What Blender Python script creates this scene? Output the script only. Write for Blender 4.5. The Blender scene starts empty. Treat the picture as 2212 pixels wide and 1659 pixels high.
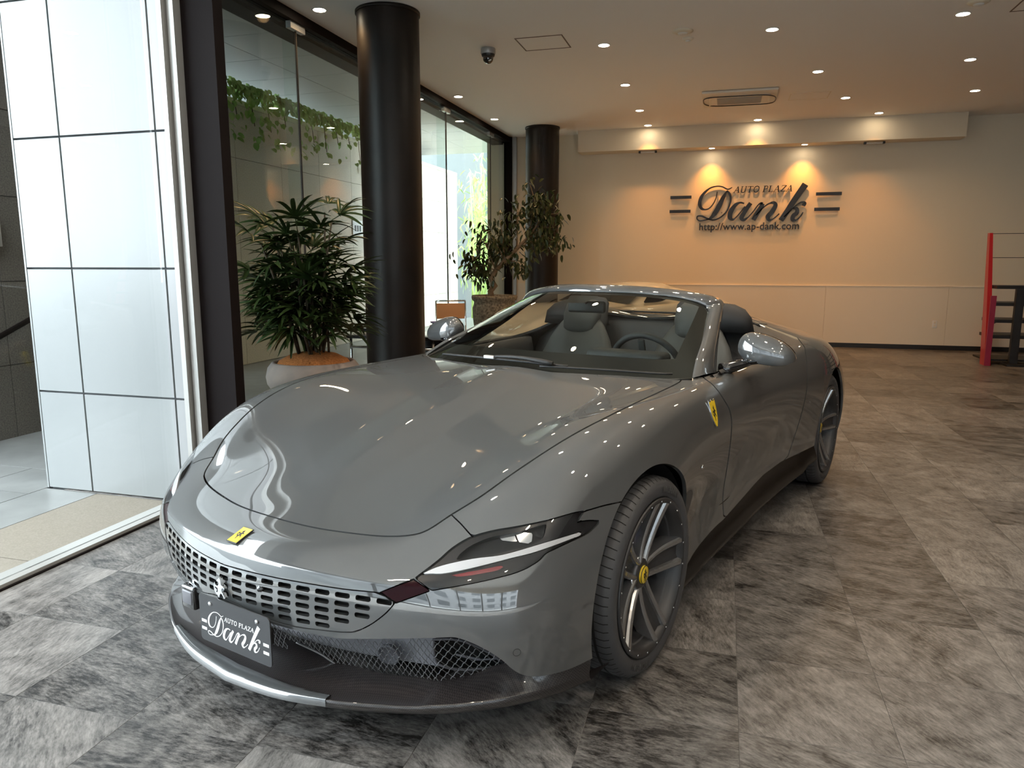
import bpy, bmesh, math, random
import numpy as np
from mathutils import Vector, Matrix, Euler
random.seed(7); np.random.seed(7)
S = bpy.context.scene
C = S.collection
PI = math.pi
rad = math.radians

# ---------------------------------------------------------------- camera, sky, exposure
FW, FH, FPX = 2212, 1659, 1592.03
CAMZ, PITCH, YAW = 1.3809, 0.16223, -rad(15.95)
cam = bpy.data.cameras.new('camera'); cam_o = bpy.data.objects.new('camera', cam); C.objects.link(cam_o)
cam.sensor_width = 36.0; cam.lens = FPX / FW * 36.0; cam.clip_start = 0.05; cam.clip_end = 300
cam_o.location = (0, 0, CAMZ)
cam_o.rotation_euler = Euler((PI / 2 - PITCH, 0, -YAW), 'XYZ')
S.camera = cam_o
S.view_settings.view_transform = 'Standard'; S.view_settings.look = 'None'
S.view_settings.gamma = 1.0; S.view_settings.use_curve_mapping = False
S.view_settings.exposure = 0.16
wd = bpy.data.worlds.new('overcast_sky'); S.world = wd; wd.use_nodes = True
bg = wd.node_tree.nodes['Background']
bg.inputs['Color'].default_value = (0.86, 0.94, 1.0, 1); bg.inputs['Strength'].default_value = 11.5
S.cycles.max_bounces = 6; S.cycles.diffuse_bounces = 3; S.cycles.transparent_max_bounces = 12; S.cycles.glossy_bounces = 4; S.cycles.transmission_bounces = 4
S.cycles.use_adaptive_sampling = True; S.cycles.adaptive_threshold = 0.03
S.cycles.caustics_reflective = False; S.cycles.caustics_refractive = False
S.cycles.sample_clamp_indirect = 6.0
DOWN_W = 46.0                                   # watts of one ceiling downlight
WARM = (1.0, 0.58, 0.25)

# ---------------------------------------------------------------- materials
MATS = {}
def mat(name, col=(.5, .5, .5), rough=.5, metal=0.0, coat=0.0, emit=None, es=0.0, spec=.5, alpha=1.0, bump=None, noise=None, coat_rough=0.03, coat_ior=1.5):
    """plain or lightly textured principled material. noise=(scale, colour2, detail, stretch) bump=(scale,strength)"""
    if name in MATS: return MATS[name]
    m = bpy.data.materials.new(name); m.use_nodes = True; MATS[name] = m
    nt = m.node_tree; b = nt.nodes['Principled BSDF']
    b.inputs['Base Color'].default_value = (*col, 1); b.inputs['Roughness'].default_value = rough
    b.inputs['Metallic'].default_value = metal; b.inputs['Coat Weight'].default_value = coat
    b.inputs['Coat Roughness'].default_value = coat_rough; b.inputs['Coat IOR'].default_value = coat_ior; b.inputs['Specular IOR Level'].default_value = spec
    if emit: b.inputs['Emission Color'].default_value = (*emit, 1); b.inputs['Emission Strength'].default_value = es
    if noise or bump:
        tc = nt.nodes.new('ShaderNodeTexCoord')
    if noise:
        mp = nt.nodes.new('ShaderNodeMapping'); nt.links.new(tc.outputs['Object'], mp.inputs['Vector'])
        mp.inputs['Scale'].default_value = noise[3] if len(noise) > 3 else (1, 1, 1)
        nz = nt.nodes.new('ShaderNodeTexNoise'); nz.inputs['Scale'].default_value = noise[0]; nz.inputs['Detail'].default_value = noise[2]
        nt.links.new(mp.outputs['Vector'], nz.inputs['Vector'])
        rp = nt.nodes.new('ShaderNodeValToRGB'); rp.color_ramp.elements[0].position = .32; rp.color_ramp.elements[1].position = .68
        rp.color_ramp.elements[0].color = (*col, 1); rp.color_ramp.elements[1].color = (*noise[1], 1)
        nt.links.new(nz.outputs['Fac'], rp.inputs['Fac']); nt.links.new(rp.outputs['Color'], b.inputs['Base Color'])
    if bump:
        n2 = nt.nodes.new('ShaderNodeTexNoise'); n2.inputs['Scale'].default_value = bump[0]; n2.inputs['Detail'].default_value = 6
        nt.links.new(tc.outputs['Object'], n2.inputs['Vector'])
        bp = nt.nodes.new('ShaderNodeBump'); bp.inputs['Strength'].default_value = bump[1]; bp.inputs['Distance'].default_value = .01
        nt.links.new(n2.outputs['Fac'], bp.inputs['Height']); nt.links.new(bp.outputs['Normal'], b.inputs['Normal'])
    return m
def glass_mat(name, tint=(1, 1, 1), rough=0.0, ior=1.5):
    """architectural sheet glass: see-through with a Fresnel reflection"""
    m = bpy.data.materials.new(name); m.use_nodes = True; nt = m.node_tree; nt.nodes.clear()
    o = nt.nodes.new('ShaderNodeOutputMaterial'); mx = nt.nodes.new('ShaderNodeMixShader')
    t = nt.nodes.new('ShaderNodeBsdfTransparent'); t.inputs['Color'].default_value = (*tint, 1)
    g = nt.nodes.new('ShaderNodeBsdfGlossy'); g.inputs['Roughness'].default_value = rough
    f0 = ((ior - 1) / (ior + 1)) ** 2
    lw = nt.nodes.new('ShaderNodeLayerWeight'); lw.inputs['Blend'].default_value = .5
    pw = nt.nodes.new('ShaderNodeMath'); pw.operation = 'POWER'; pw.inputs[1].default_value = 5
    ma = nt.nodes.new('ShaderNodeMath'); ma.operation = 'MULTIPLY_ADD'; ma.inputs[1].default_value = 1 - f0; ma.inputs[2].default_value = f0
    nt.links.new(lw.outputs['Facing'], pw.inputs[0]); nt.links.new(pw.outputs[0], ma.inputs[0])
    nt.links.new(ma.outputs[0], mx.inputs['Fac']); nt.links.new(t.outputs[0], mx.inputs[1]); nt.links.new(g.outputs[0], mx.inputs[2])
    nt.links.new(mx.outputs[0], o.inputs['Surface']); MATS[name] = m
    return m
def emit_mat(name, col, s):
    m = bpy.data.materials.new(name); m.use_nodes = True; nt = m.node_tree; nt.nodes.clear()
    o = nt.nodes.new('ShaderNodeOutputMaterial'); e = nt.nodes.new('ShaderNodeEmission')
    e.inputs['Color'].default_value = (*col, 1); e.inputs['Strength'].default_value = s
    nt.links.new(e.outputs[0], o.inputs['Surface']); MATS[name] = m
    return m

# ---------------------------------------------------------------- object helpers
def tag(o, label=None, cat=None, group=None, kind=None):
    if label: o['label'] = label
    if cat: o['category'] = cat
    if group: o['group'] = group
    if kind: o['kind'] = kind
    return o
def empty(name, loc=(0, 0, 0), rz=0, label=None, cat=None, group=None):
    o = bpy.data.objects.new(name, None); C.objects.link(o); o.empty_display_size = .1
    o.location = loc; o.rotation_euler = (0, 0, rz)
    return tag(o, label, cat, group)
def link(name, me, m=None, parent=None, loc=(0, 0, 0), rot=(0, 0, 0)):
    o = bpy.data.objects.new(name, me); C.objects.link(o); o.location = loc; o.rotation_euler = rot
    if m is not None and not me.materials: me.materials.append(MATS[m] if isinstance(m, str) else m)
    if parent is not None: o.parent = parent
    return o
class MB:
    """collects simple shapes into one mesh"""
    def __init__(s): s.v = []; s.f = []; s.sm = []
    def add(s, vs, fs, smooth=False):
        k = len(s.v); s.v += [tuple(map(float, p)) for p in vs]; s.f += [tuple(i + k for i in f) for f in fs]; s.sm += [smooth] * len(fs); return s
    def box(s, a, b):
        (x0, y0, z0), (x1, y1, z1) = a, b
        return s.add([(x0, y0, z0), (x1, y0, z0), (x1, y1, z0), (x0, y1, z0), (x0, y0, z1), (x1, y0, z1), (x1, y1, z1), (x0, y1, z1)],
                     [(0, 3, 2, 1), (4, 5, 6, 7), (0, 1, 5, 4), (1, 2, 6, 5), (2, 3, 7, 6), (3, 0, 4, 7)])
    def cbox(s, c, d, rz=0, bev=0, tilt=None):
        """centred box size d at c, optional bevel and rotation"""
        hx, hy, hz = d[0] / 2, d[1] / 2, d[2] / 2
        M = Matrix.Translation(Vector(c)) @ Matrix.Rotation(rz, 4, 'Z')
        if tilt is not None: M = Matrix.Translation(Vector(c)) @ tilt.to_matrix().to_4x4()
        if bev <= 0:
            p = [(-hx, -hy, -hz), (hx, -hy, -hz), (hx, hy, -hz), (-hx, hy, -hz), (-hx, -hy, hz), (hx, -hy, hz), (hx, hy, hz), (-hx, hy, hz)]
            return s.add([M @ Vector(q) for q in p], [(0, 3, 2, 1), (4, 5, 6, 7), (0, 1, 5, 4), (1, 2, 6, 5), (2, 3, 7, 6), (3, 0, 4, 7)])
        bm = bmesh.new(); bmesh.ops.create_cube(bm, size=1)
        for v in bm.verts: v.co = Vector((v.co.x * d[0], v.co.y * d[1], v.co.z * d[2]))
        bmesh.ops.bevel(bm, geom=list(bm.edges), offset=bev, segments=3, affect='EDGES', profile=.5)
        bm.verts.index_update()
        s.add([M @ v.co for v in bm.verts], [[v.index for v in f.verts] for f in bm.faces], True); bm.free(); return s
    def tube(s, pts, r, n=8, caps=True, closed=False):
        """sweep a circle along pts; r scalar or list"""
        P = [Vector(p) for p in pts]; m = len(P); R = r if hasattr(r, '__len__') else [r] * m
        vs = []; up = None
        for i in range(m):
            a = P[i - 1] if (i > 0 or closed) else P[i]; b = P[(i + 1) % m] if (i < m - 1 or closed) else P[i]
            t = (b - a).normalized() if (b - a).length > 1e-9 else Vector((0, 0, 1))
            if up is None:
                up = Vector((0, 0, 1)) if abs(t.z) < .9 else Vector((1, 0, 0))
            u = (up - t * up.dot(t)); u = u.normalized() if u.length > 1e-6 else t.orthogonal().normalized(); up = u; w = t.cross(u)
            for k in range(n):
                c, q = math.cos(2 * PI * k / n), math.sin(2 * PI * k / n); vs.append(P[i] + (u * c + w * q) * R[i])
        fs = []
        for i in range(m if closed else m - 1):
            for k in range(n):
                j = (i + 1) % m; fs.append((i * n + k, i * n + (k + 1) % n, j * n + (k + 1) % n, j * n + k))
        k0 = len(s.v); s.add(vs, fs, True)
        if caps and not closed:
            s.f += [tuple(k0 + k for k in reversed(range(n))), tuple(k0 + (m - 1) * n + k for k in range(n))]; s.sm += [False, False]
        return s
    def lathe(s, prof, n=32, c=(0, 0, 0), axis='z', closed=False, smooth=True):
        """revolve (r,h) profile"""
        vs = []; m = len(prof)
        for (r, h) in prof:
            for k in range(n):
                a = 2 * PI * k / n; x, y = r * math.cos(a), r * math.sin(a)
                if axis == 'z': p = (c[0] + x, c[1] + y, c[2] + h)
                elif axis == 'x': p = (c[0] + h, c[1] + x, c[2] + y)
                else: p = (c[0] + y, c[1] + h, c[2] + x)
                vs.append(p)
        fs = []
        for i in range(m if closed else m - 1):
            for k in range(n):
                j = (i + 1) % m; fs.append((i * n + k, i * n + (k + 1) % n, j * n + (k + 1) % n, j * n + k))
        return s.add(vs, fs, smooth)
    def prism(s, poly, h, M=None):
        """extrude 2-D polygon (x,y) from z=0 to z=h, transformed by M"""
        M = M or Matrix.Identity(4); n = len(poly)
        vs = [M @ Vector((p[0], p[1], 0)) for p in poly] + [M @ Vector((p[0], p[1], h)) for p in poly]
        return s.add(vs, [tuple(reversed(range(n))), tuple(range(n, 2 * n))] + [(i, (i + 1) % n, n + (i + 1) % n, n + i) for i in range(n)])
    def grid(s, P, smooth=True, wrap=False):
        """P[i][j] points"""
        m, n = len(P), len(P[0]); vs = [p for r in P for p in r]; fs = []
        for i in range(m - 1):
            for j in range(n if wrap else n - 1):
                k = (j + 1) % n; fs.append((i * n + j, i * n + k, (i + 1) * n + k, (i + 1) * n + j))
        return s.add(vs, fs, smooth)
    def mesh(s, name):
        me = bpy.data.meshes.new(name); me.from_pydata(s.v, [], s.f); me.update()
        if s.sm and any(s.sm): me.polygons.foreach_set('use_smooth', s.sm)
        return me
    def build(s, name, m=None, parent=None, loc=(0, 0, 0), rot=(0, 0, 0), fix=True):
        me = s.mesh(name)
        if fix:
            bm = bmesh.new(); bm.from_mesh(me); bmesh.ops.recalc_face_normals(bm, faces=bm.faces); bm.to_mesh(me); bm.free()
        return link(name, me, m, parent, loc, rot)
def copy_tree(o, parent=None):
    c = o.copy(); C.objects.link(c)
    if parent is not None: c.parent = parent
    for ch in list(o.children): copy_tree(ch, c)
    return c
def mirror_mesh(me):
    """copy of a mesh mirrored in x"""
    m2 = me.copy()
    n = len(m2.vertices); co = np.empty(n * 3, 'f'); m2.vertices.foreach_get('co', co); co[0::3] *= -1; m2.vertices.foreach_set('co', co)
    m2.flip_normals(); m2.update(); return m2
def text_mesh(body, size, depth, shear=0.0, spacing=1.0, bold=0.0):
    cu = bpy.data.curves.new('txt', 'FONT'); cu.body = body; cu.size = size; cu.extrude = depth / 2; cu.shear = shear; cu.space_character = spacing
    cu.align_x = 'LEFT'; cu.offset = bold; cu.resolution_u = 3
    o = bpy.data.objects.new('txt', cu); C.objects.link(o); dg = bpy.context.evaluated_depsgraph_get()
    me = bpy.data.meshes.new_from_object(o.evaluated_get(dg)); bpy.data.objects.remove(o); bpy.data.curves.remove(cu); me.materials.clear()
    return me
# ================================================================ THE ROOM
ZC = 3.615            # ceiling
YB = 13.29            # back wall
XG = -3.87            # long glazing
XR = 5.6              # right-hand wall
YF = -4.2             # street glazing behind the camera
XD = -2.97            # sliding-door line near the camera
TILE = 0.449
def stone_floor_mat():
    m = bpy.data.materials.new('slate_tile'); m.use_nodes = True; nt = m.node_tree; b = nt.nodes['Principled BSDF']; L = nt.links.new; N = nt.nodes.new
    g = N('ShaderNodeNewGeometry')
    sub = N('ShaderNodeVectorMath'); sub.operation = 'SUBTRACT'; sub.inputs[1].default_value = (.10, 2.112, 0); L(g.outputs['Position'], sub.inputs[0])
    div = N('ShaderNodeVectorMath'); div.operation = 'SCALE'; div.inputs['Scale'].default_value = 1 / TILE; L(sub.outputs[0], div.inputs[0])
    fl = N('ShaderNodeVectorMath'); fl.operation = 'FLOOR'; L(div.outputs[0], fl.inputs[0])
    fx = N('ShaderNodeVectorMath'); fx.operation = 'MULTIPLY'; fx.inputs[1].default_value = (1, 1, 0); L(fl.outputs[0], fx.inputs[0])
    wn = N('ShaderNodeTexWhiteNoise'); L(fx.outputs[0], wn.inputs['Vector'])
    # every tile gets its own patch of stone: random offset and direction
    off = N('ShaderNodeVectorMath'); off.operation = 'MULTIPLY'; off.inputs[1].default_value = (40, 40, 40); L(wn.outputs['Color'], off.inputs[0])
    ad = N('ShaderNodeVectorMath'); ad.operation = 'ADD'; L(g.outputs['Position'], ad.inputs[0]); L(off.outputs[0], ad.inputs[1])
    rot = N('ShaderNodeVectorRotate'); rot.rotation_type = 'Z_AXIS'; L(ad.outputs[0], rot.inputs['Vector'])
    ang = N('ShaderNodeMath'); ang.operation = 'MULTIPLY'; ang.inputs[1].default_value = 1.6; L(wn.outputs['Value'], ang.inputs[0]); L(ang.outputs[0], rot.inputs['Angle'])
    mp = N('ShaderNodeMapping'); mp.inputs['Scale'].default_value = (.75, 2.3, 1); L(rot.outputs[0], mp.inputs['Vector'])
    n1 = N('ShaderNodeTexNoise'); n1.inputs['Scale'].default_value = 4.2; n1.inputs['Detail'].default_value = 8; n1.inputs['Roughness'].default_value = .74; n1.inputs['Distortion'].default_value = .9
    L(mp.outputs[0], n1.inputs['Vector'])
    n2 = N('ShaderNodeTexNoise'); n2.inputs['Scale'].default_value = 42; n2.inputs['Detail'].default_value = 6; n2.inputs['Roughness'].default_value = .75; L(mp.outputs[0], n2.inputs['Vector'])
    wv = N('ShaderNodeTexWave'); wv.inputs['Scale'].default_value = 1.6; wv.inputs['Distortion'].default_value = 16; wv.inputs['Detail'].default_value = 3; wv.inputs['Detail Scale'].default_value = 1.6
    L(rot.outputs[0], wv.inputs['Vector'])
    r1 = N('ShaderNodeValToRGB'); e = r1.color_ramp.elements; e[0].position = .25; e[1].position = .86
    e[0].color = (.016, .0150, .0145, 1); e[1].color = (.285, .268, .252, 1)
    mx0 = N('ShaderNodeMath'); mx0.operation = 'MULTIPLY_ADD'; mx0.inputs[1].default_value = .09; L(wv.outputs['Fac'], mx0.inputs[0]); L(n1.outputs['Fac'], mx0.inputs[2])
    mx1 = N('ShaderNodeMath'); mx1.operation = 'MULTIPLY_ADD'; mx1.inputs[1].default_value = .95; L(n2.outputs['Fac'], mx1.inputs[0]); L(mx0.outputs[0], mx1.inputs[2])
    mx2 = N('ShaderNodeMath'); mx2.operation = 'SUBTRACT'; mx2.inputs[1].default_value = .52; L(mx1.outputs[0], mx2.inputs[0])
    mx3 = N('ShaderNodeMath'); mx3.operation = 'MULTIPLY_ADD'; mx3.inputs[1].default_value = .21; L(wn.outputs['Value'], mx3.inputs[0])
    mx4 = N('ShaderNodeMath'); mx4.operation = 'SUBTRACT'; mx4.inputs[1].default_value = .12; L(mx2.outputs[0], mx4.inputs[0]); L(mx4.outputs[0], mx3.inputs[2])
    L(mx3.outputs[0], r1.inputs['Fac']); L(r1.outputs['Color'], b.inputs['Base Color'])
    rr = N('ShaderNodeMapRange'); rr.inputs['To Min'].default_value = .24; rr.inputs['To Max'].default_value = .46; b.inputs['Specular IOR Level'].default_value = .38; L(n1.outputs['Fac'], rr.inputs['Value']); L(rr.outputs[0], b.inputs['Roughness'])
    bp = N('ShaderNodeBump'); bp.inputs['Strength'].default_value = .35; bp.inputs['Distance'].default_value = .002; L(n2.outputs['Fac'], bp.inputs['Height']); L(bp.outputs['Normal'], b.inputs['Normal'])
    MATS['slate_tile'] = m
stone_floor_mat()
mat('grout', (.16, .15, .14), .8)
mat('wall_paint', (.80, .69, .53), .75)
mat('ceiling_paint', (.95, .90, .84), .8)
mat('white_board', (.80, .71, .58), .45)
mat('dark_wall', (.10, .075, .06), .6)
mat('baseboard_black', (.012, .011, .011), .4)
mat('dark_steel', (.0065, .004, .004), .7, spec=.12)
mat('column_paint', (.008, .0065, .006), .42, spec=.3, bump=(14, .12), noise=(3.5, (.014, .009, .007), 6))
mat('pale_metal', (.40, .395, .38), .35, metal=.3)
mat('white_panel', (.268, .279, .282), .22, noise=(2.0, (.246, .258, .26), 4, (1, 1, .25)))
mat('joint_grey', (.10, .11, .115), .7)
mat('granite_dark', (.075, .068, .060), .55, noise=(90, (.16, .145, .125), 3), bump=(150, .15))
mat('granite_grey', (.50, .455, .37), .65, noise=(70, (.66, .60, .50), 4), bump=(120, .2))
mat('granite_beige', (.165, .142, .108), .6, noise=(120, (.22, .19, .155), 3))
mat('paving_grey', (.18, .184, .18), .35, noise=(5, (.235, .24, .235), 4))
mat('canopy_panel', (.40, .40, .37), .5)
glass_mat('window_glass', (.93, .97, .955), 0.0, 1.5)
glass_mat('door_glass', (.97, .985, .98), 0.0, 1.45)
mat('black_rubber', (.012, .012, .012), .6)

def struct(o): o['kind'] = 'structure'; return o
# floor: slab with separate slate tiles
fl = struct(MB().box((XD - .08, YF, -.12), (XR, 3.56, -.0015)).box((XG - .04, 3.56, -.12), (XR, YB, -.0015)).build('floor', 'grout'))
tile_me = None
cand = []
nx0, nx1 = int(math.floor((XG - .1) / TILE)) - 1, int(XR / TILE) + 1
for i in range(nx0, nx1 + 1):
    for j in range(-16, 27):
        x0, y0 = .10 + i * TILE, 2.112 + j * TILE
        xl = XG if y0 > 3.5 - TILE * .4 else XD + .05
        if x0 + TILE < xl + .1 or x0 > XR - .05 or y0 > YB - .05 or y0 < -.60: continue
        cx, cy = x0 + TILE / 2, y0 + TILE / 2
        d, s_ = -math.sin(YAW) * -1, 0
        fx, fy = math.sin(YAW), math.cos(YAW); depth = cx * fx + cy * fy; lat = cx * fy - cy * fx
        vis = depth > 1.0 and abs(lat) < depth * .72 + .3
        cand.append(((0 if vis else 100) + math.hypot(cx, cy), x0, y0, xl))
cand.sort()
b = MB()
def tile_mesh(x0, x1, y0, y1):
    g = .0003; t = MB(); e = .0006
    a = [(x0 + g, y0 + g), (x1 - g, y0 + g), (x1 - g, y1 - g), (x0 + g, y1 - g)]
    c = [(x0 + g + e, y0 + g + e), (x1 - g - e, y0 + g + e), (x1 - g - e, y1 - g - e), (x0 + g + e, y1 - g - e)]
    t.add([(*p, -.003) for p in a] + [(*p, -.0012) for p in a] + [(*p, 0) for p in c],
          [(8, 9, 10, 11)] + [(4 + k, 4 + (k + 1) % 4, 8 + (k + 1) % 4, 8 + k) for k in range(4)] + [(k, (k + 1) % 4, 4 + (k + 1) % 4, 4 + k) for k in range(4)])
    return t
full = tile_mesh(0, TILE, 0, TILE).mesh('tile'); full.materials.append(MATS['slate_tile'])
rest = MB()
for k, (_, x0, y0, xl) in enumerate(cand):
    xa, xb, yb_ = max(x0, xl), min(x0 + TILE, XR), min(y0 + TILE, YB)
    whole = xa == x0 and xb == x0 + TILE and yb_ == y0 + TILE
    if k < 300:
        if whole: link('tile', full, None, fl, (x0, y0, 0))
        else: tile_mesh(xa, xb, y0, yb_).build('tile', 'slate_tile', fl, fix=False)
    else:
        q = tile_mesh(xa, xb, y0, yb_); rest.add(q.v, q.f)
o = rest.build('tile_field', 'slate_tile', fl, fix=False); o['kind'] = 'stuff'

# unseen pale floor strip behind the camera, added to bounce daylight onto the ceiling
mat('bounce_pale', (.62, .60, .57), .4, noise=(90, (.70, .68, .65), 3))
struct(MB().box((XD + .07, YF + .06, -.0014), (XR, 2.112 - 6 * TILE - .002, .0)).build('floor_bounce', 'bounce_pale'))
# ceiling, walls
struct(MB().box((XG - .05, YF, ZC), (XR + .1, YB + .1, ZC + .2)).build('ceiling', 'ceiling_paint'))
wb = struct(MB().box((XG - .4, YB, -.1), (XR + .1, YB + .15, ZC)).build('wall_back', 'wall_paint'))
px_j = [-3.8, -2.02, -.2, 1.62, 3.44, 5.26]
for k in range(len(px_j)):
    a, c = px_j[k], px_j[k + 1] if k < len(px_j) - 1 else XR
    MB().box((a + .0015, YB - .012, .075), (c - .0015, YB + .01, 1.005)).build('wall_panel', 'white_board', wb)
MB().box((-3.8, YB - .018, 1.005), (XR, YB + .01, 1.022)).build('dado_cap', 'white_board', wb)
struct(MB().box((XG + .07, YB - .022, 0), (XR, YB + .01, .075)).build('baseboard_back', 'baseboard_black'))
wr = struct(MB().box((XR, YF, -.1), (XR + .15, YB + .1, ZC)).build('wall_right', 'dark_wall'))
struct(MB().box((XR - .02, YF, 0), (XR + .01, YB, .075)).build('baseboard_right', 'baseboard_black'))
# soffit above the sign with a wavy upper shadow gap kept simple
struct(MB().box((-2.52, 12.93, 3.262), (3.39, YB + .02, ZC + .01)).build('trim_1', 'wall_paint'))
# window wall: beam, frames and tall panes
w1 = struct(empty('window_1', (XG, 8.4, 0)))
w1['kind'] = 'structure'
def wpart(name, a, c, m, par=w1):
    o = MB().box(a, c).build(name, m); o.parent = par; o.location = (-par.location[0], -par.location[1], -par.location[2]); return o
wpart('head_beam', (XG - .10, 3.62, 3.53), (XG + .06, YB, ZC + .005), 'dark_steel')
wpart('head_rail', (XG - .30, 3.62, 3.50), (XG - .10, YB, 3.60), 'dark_steel')
wpart('sill_rail', (XG - .04, 3.62, 0), (XG + .04, YB, .05), 'dark_steel')
gy = [3.66, 4.9, 6.34, 8.24, 10.15, 12.22, YB - .02]
for a, c in zip(gy[:-1], gy[1:]):
    wpart('pane', (XG - .006, a + .006, .05), (XG + .006, c - .006, 3.53), 'window_glass')
for y in gy[1:-1]:
    wpart('glass_fin', (XG - .14, y - .005, .05), (XG - .012, y + .005, 3.5), 'window_glass')
    wpart('fin_bracket', (XG - .02, y - .12, 3.47), (XG + .03, y + .12, 3.53), 'pale_metal')
    wpart('joint_seal', (XG - .008, y - .007, .05), (XG + .008, y + .007, 3.53), 'black_rubber')
wpart('head_fascia', (XG - .32, 3.62, 3.60), (XG - .28, YB, 4.05), 'dark_steel')
wpart('jamb', (XG - .05, YB - .10, 0), (XG + .09, YB + .005, ZC), 'dark_steel')
wpart('inner_jamb', (XG + .09, YB - .05, 0), (XG + .17, YB + .005, ZC), 'pale_metal')
# dark steel post between the sliding doors and the long glazing, with the return to the glazing
struct(MB().box((-2.83, 3.52, 0), (-2.63, 3.60, ZC)).build('trim_2', 'dark_steel'))
struct(MB().box((XG - .02, 3.61, 0), (-2.75, 3.66, ZC)).build('wall_return', 'dark_steel'))
# sliding glass doors on the left of the camera
w2 = struct(empty('window_2', (XD, 0, 0)))
for (a, c, m) in (((XD - .03, YF, .0), (XD + .05, 3.50, .022), 'pale_metal'), ((XD - .09, YF, 0), (XD - .04, 3.46, .012), 'pale_metal'), ((XD + .05, YF, -.001), (XD + .064, 3.50, .006), 'dark_steel')):
    wpart('floor_track', a, c, m, w2)
wpart('head_track', (XD - .1, YF, 3.0), (XD + .1, 3.5, ZC), 'dark_steel', w2)
for (a, c) in ((-4.1, -1.62), (-1.6, .88), (.9, 3.40)):
    wpart('pane', (XD - .006, a, .022), (XD + .006, c, 3.0), 'door_glass', w2)
for i, (a, c, y0, y1, m) in enumerate(((-2.915, -2.885, 3.44, 3.52, 'pale_metal'), (-2.875, -2.835, 3.47, 3.55, 'pale_metal'), (-2.90, -2.83, 3.53, 3.58, 'joint_grey'))):
    wpart('door_frame', (a, y0, 0), (c, y1, 3.3), m, w2)
# street glazing behind the camera
w3 = struct(empty('window_3', (0, YF, 0)))
for k in range(5):
    x0 = XD + k * 1.70; x1 = min(x0 + 1.70, XR)
    wpart('pane', (x0 + .03, YF - .006, .10), (x1 - .03, YF + .006, 3.0), 'door_glass', w3)
    wpart('mullion', (x0 - .03, YF - .05, 0), (x0 + .03, YF + .05, 3.0), 'dark_steel', w3)
wpart('sill_rail', (XD, YF - .05, -.1), (XR, YF + .05, .10), 'dark_steel', w3)
wpart('head_panel', (XD, YF - .06, 3.0), (XR, YF + .06, ZC), 'wall_paint', w3)

# ---------------------------------------------------------------- outside
wp = struct(MB().box((-4.0, 3.50, -.05), (-2.92, 3.75, 4.6)).build('wall_white_cladding', 'joint_grey'))
cols = [-4.0, -3.662, -3.006, -2.915]; rows = [0.0, .612, 1.352, 2.09, 2.83, 3.57, 4.31]
for (xa, xb) in zip(cols[:-1], cols[1:]):
    for (za, zb) in zip(rows[:-1], rows[1:]):
        MB().box((xa + .006, 3.475, za + .006), (xb - .006, 3.51, zb - .006)).build('cladding_panel', 'white_panel', wp)
MB().box((-4.012, 3.475, 0), (-4.0, 3.75, 4.6)).build('cladding_edge', 'white_panel', wp)
# dark granite wall seen past the white cladding
wg = struct(MB().box((-5.9, 3.25, -1.2), (-5.47, 7.0, 4.6)).build('wall_dark_granite', 'joint_grey'))
for k in range(5, 8):
    for j, (za, zb) in enumerate(((-1.2, -.08), (-.08, .58), (.58, 1.24), (1.24, 1.90), (1.90, 2.56), (2.56, 3.22), (3.22, 3.88), (3.88, 4.6))):
        ya = -3.0 + k * 1.25
        MB().box((-5.475, ya + .003, za + .003), (-5.445, ya + 1.247, zb - .003)).build('granite_slab', 'granite_dark', wg)
# grey granite wall opposite the long glazing
w5 = struct(MB().box((-6.7, 7.0, -.2), (-6.33, 17.2, 3.50)).build('wall_grey_granite', 'joint_grey'))
for k in range(10):
    for za in (0.0, .69, 1.38, 2.07, 2.76):
        ya = 6.6 + k * 1.06
        MB().box((-6.335, max(ya, 7.0) + .003, za + .003), (-6.30, min(ya + 1.06, 17.2) - .003, za + .687)).build('granite_slab', 'granite_grey', w5)
MB().box((-6.72, 7.0, 3.45), (-6.29, 17.2, 3.52)).build('coping', 'granite_grey', w5)
# canopy outside the glazing
cn = struct(MB().box((-9.4, 3.8, 3.83), (XG - .3, 16.3, 4.05)).build('ceiling_canopy', 'joint_grey'))
for k in range(14):
    for (xa, xb) in ((-9.4, -8.1), (-8.1, -6.8), (-6.8, -5.5), (-5.5, -4.17)):
        ya = 3.80 + k * .89
        MB().box((xa + .005, ya + .005, 3.82), (xb - .005, ya + .885, 3.84)).build('canopy_panel', 'canopy_panel', cn)
# paving
pv = struct(MB().box((-40, -40, -.30), (XD - .09, 40, -.022)).build('floor_paving', 'joint_grey'))
def slab(a, c, m): MB().box((a[0] + .003, a[1] + .003, -.04), (c[0] - .003, c[1] - .003, -.004)).build('paving_slab', m, pv, fix=True)
ys = [-6 + k * .93 for k in range(10)] + [3.47]
ys = [3.47 - k * .93 for k in range(11)]
for k in range(10): slab((-3.62, ys[k + 1]), (XD - .09, ys[k]), 'granite_beige')
for k in range(6): slab((-4.02, 3.47 - 1.55 * (k + 1)), (-3.62, 3.47 - 1.55 * k), 'paving_grey')
for i in range(3):
    for j in range(16): slab((-5.47 + i * .483, -1.0 + j * .483), (-5.47 + (i + 1) * .483, -.517 + j * .483), 'paving_grey')
MB().box((-6.33, 3.8, -.04), (XG - .05, 19.9, -.003)).build('courtyard_floor', 'paving_grey', pv)
mat('street', (.42, .42, .41), .8)
struct(MB().box((XD - .09, -40, -.30), (40, YF, -.06)).build('floor_street', 'street'))
mat('far_facade', (.24, .245, .255), .8); mat('far_window', (.05, .06, .07), .2)
sb_ = struct(MB().box((-14, -15.4, -.1), (20, -14.6, 9.6)).build('wall_unseen_building', 'far_facade'))  # unseen building opposite, added to grey the bumper reflections and block sky
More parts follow.
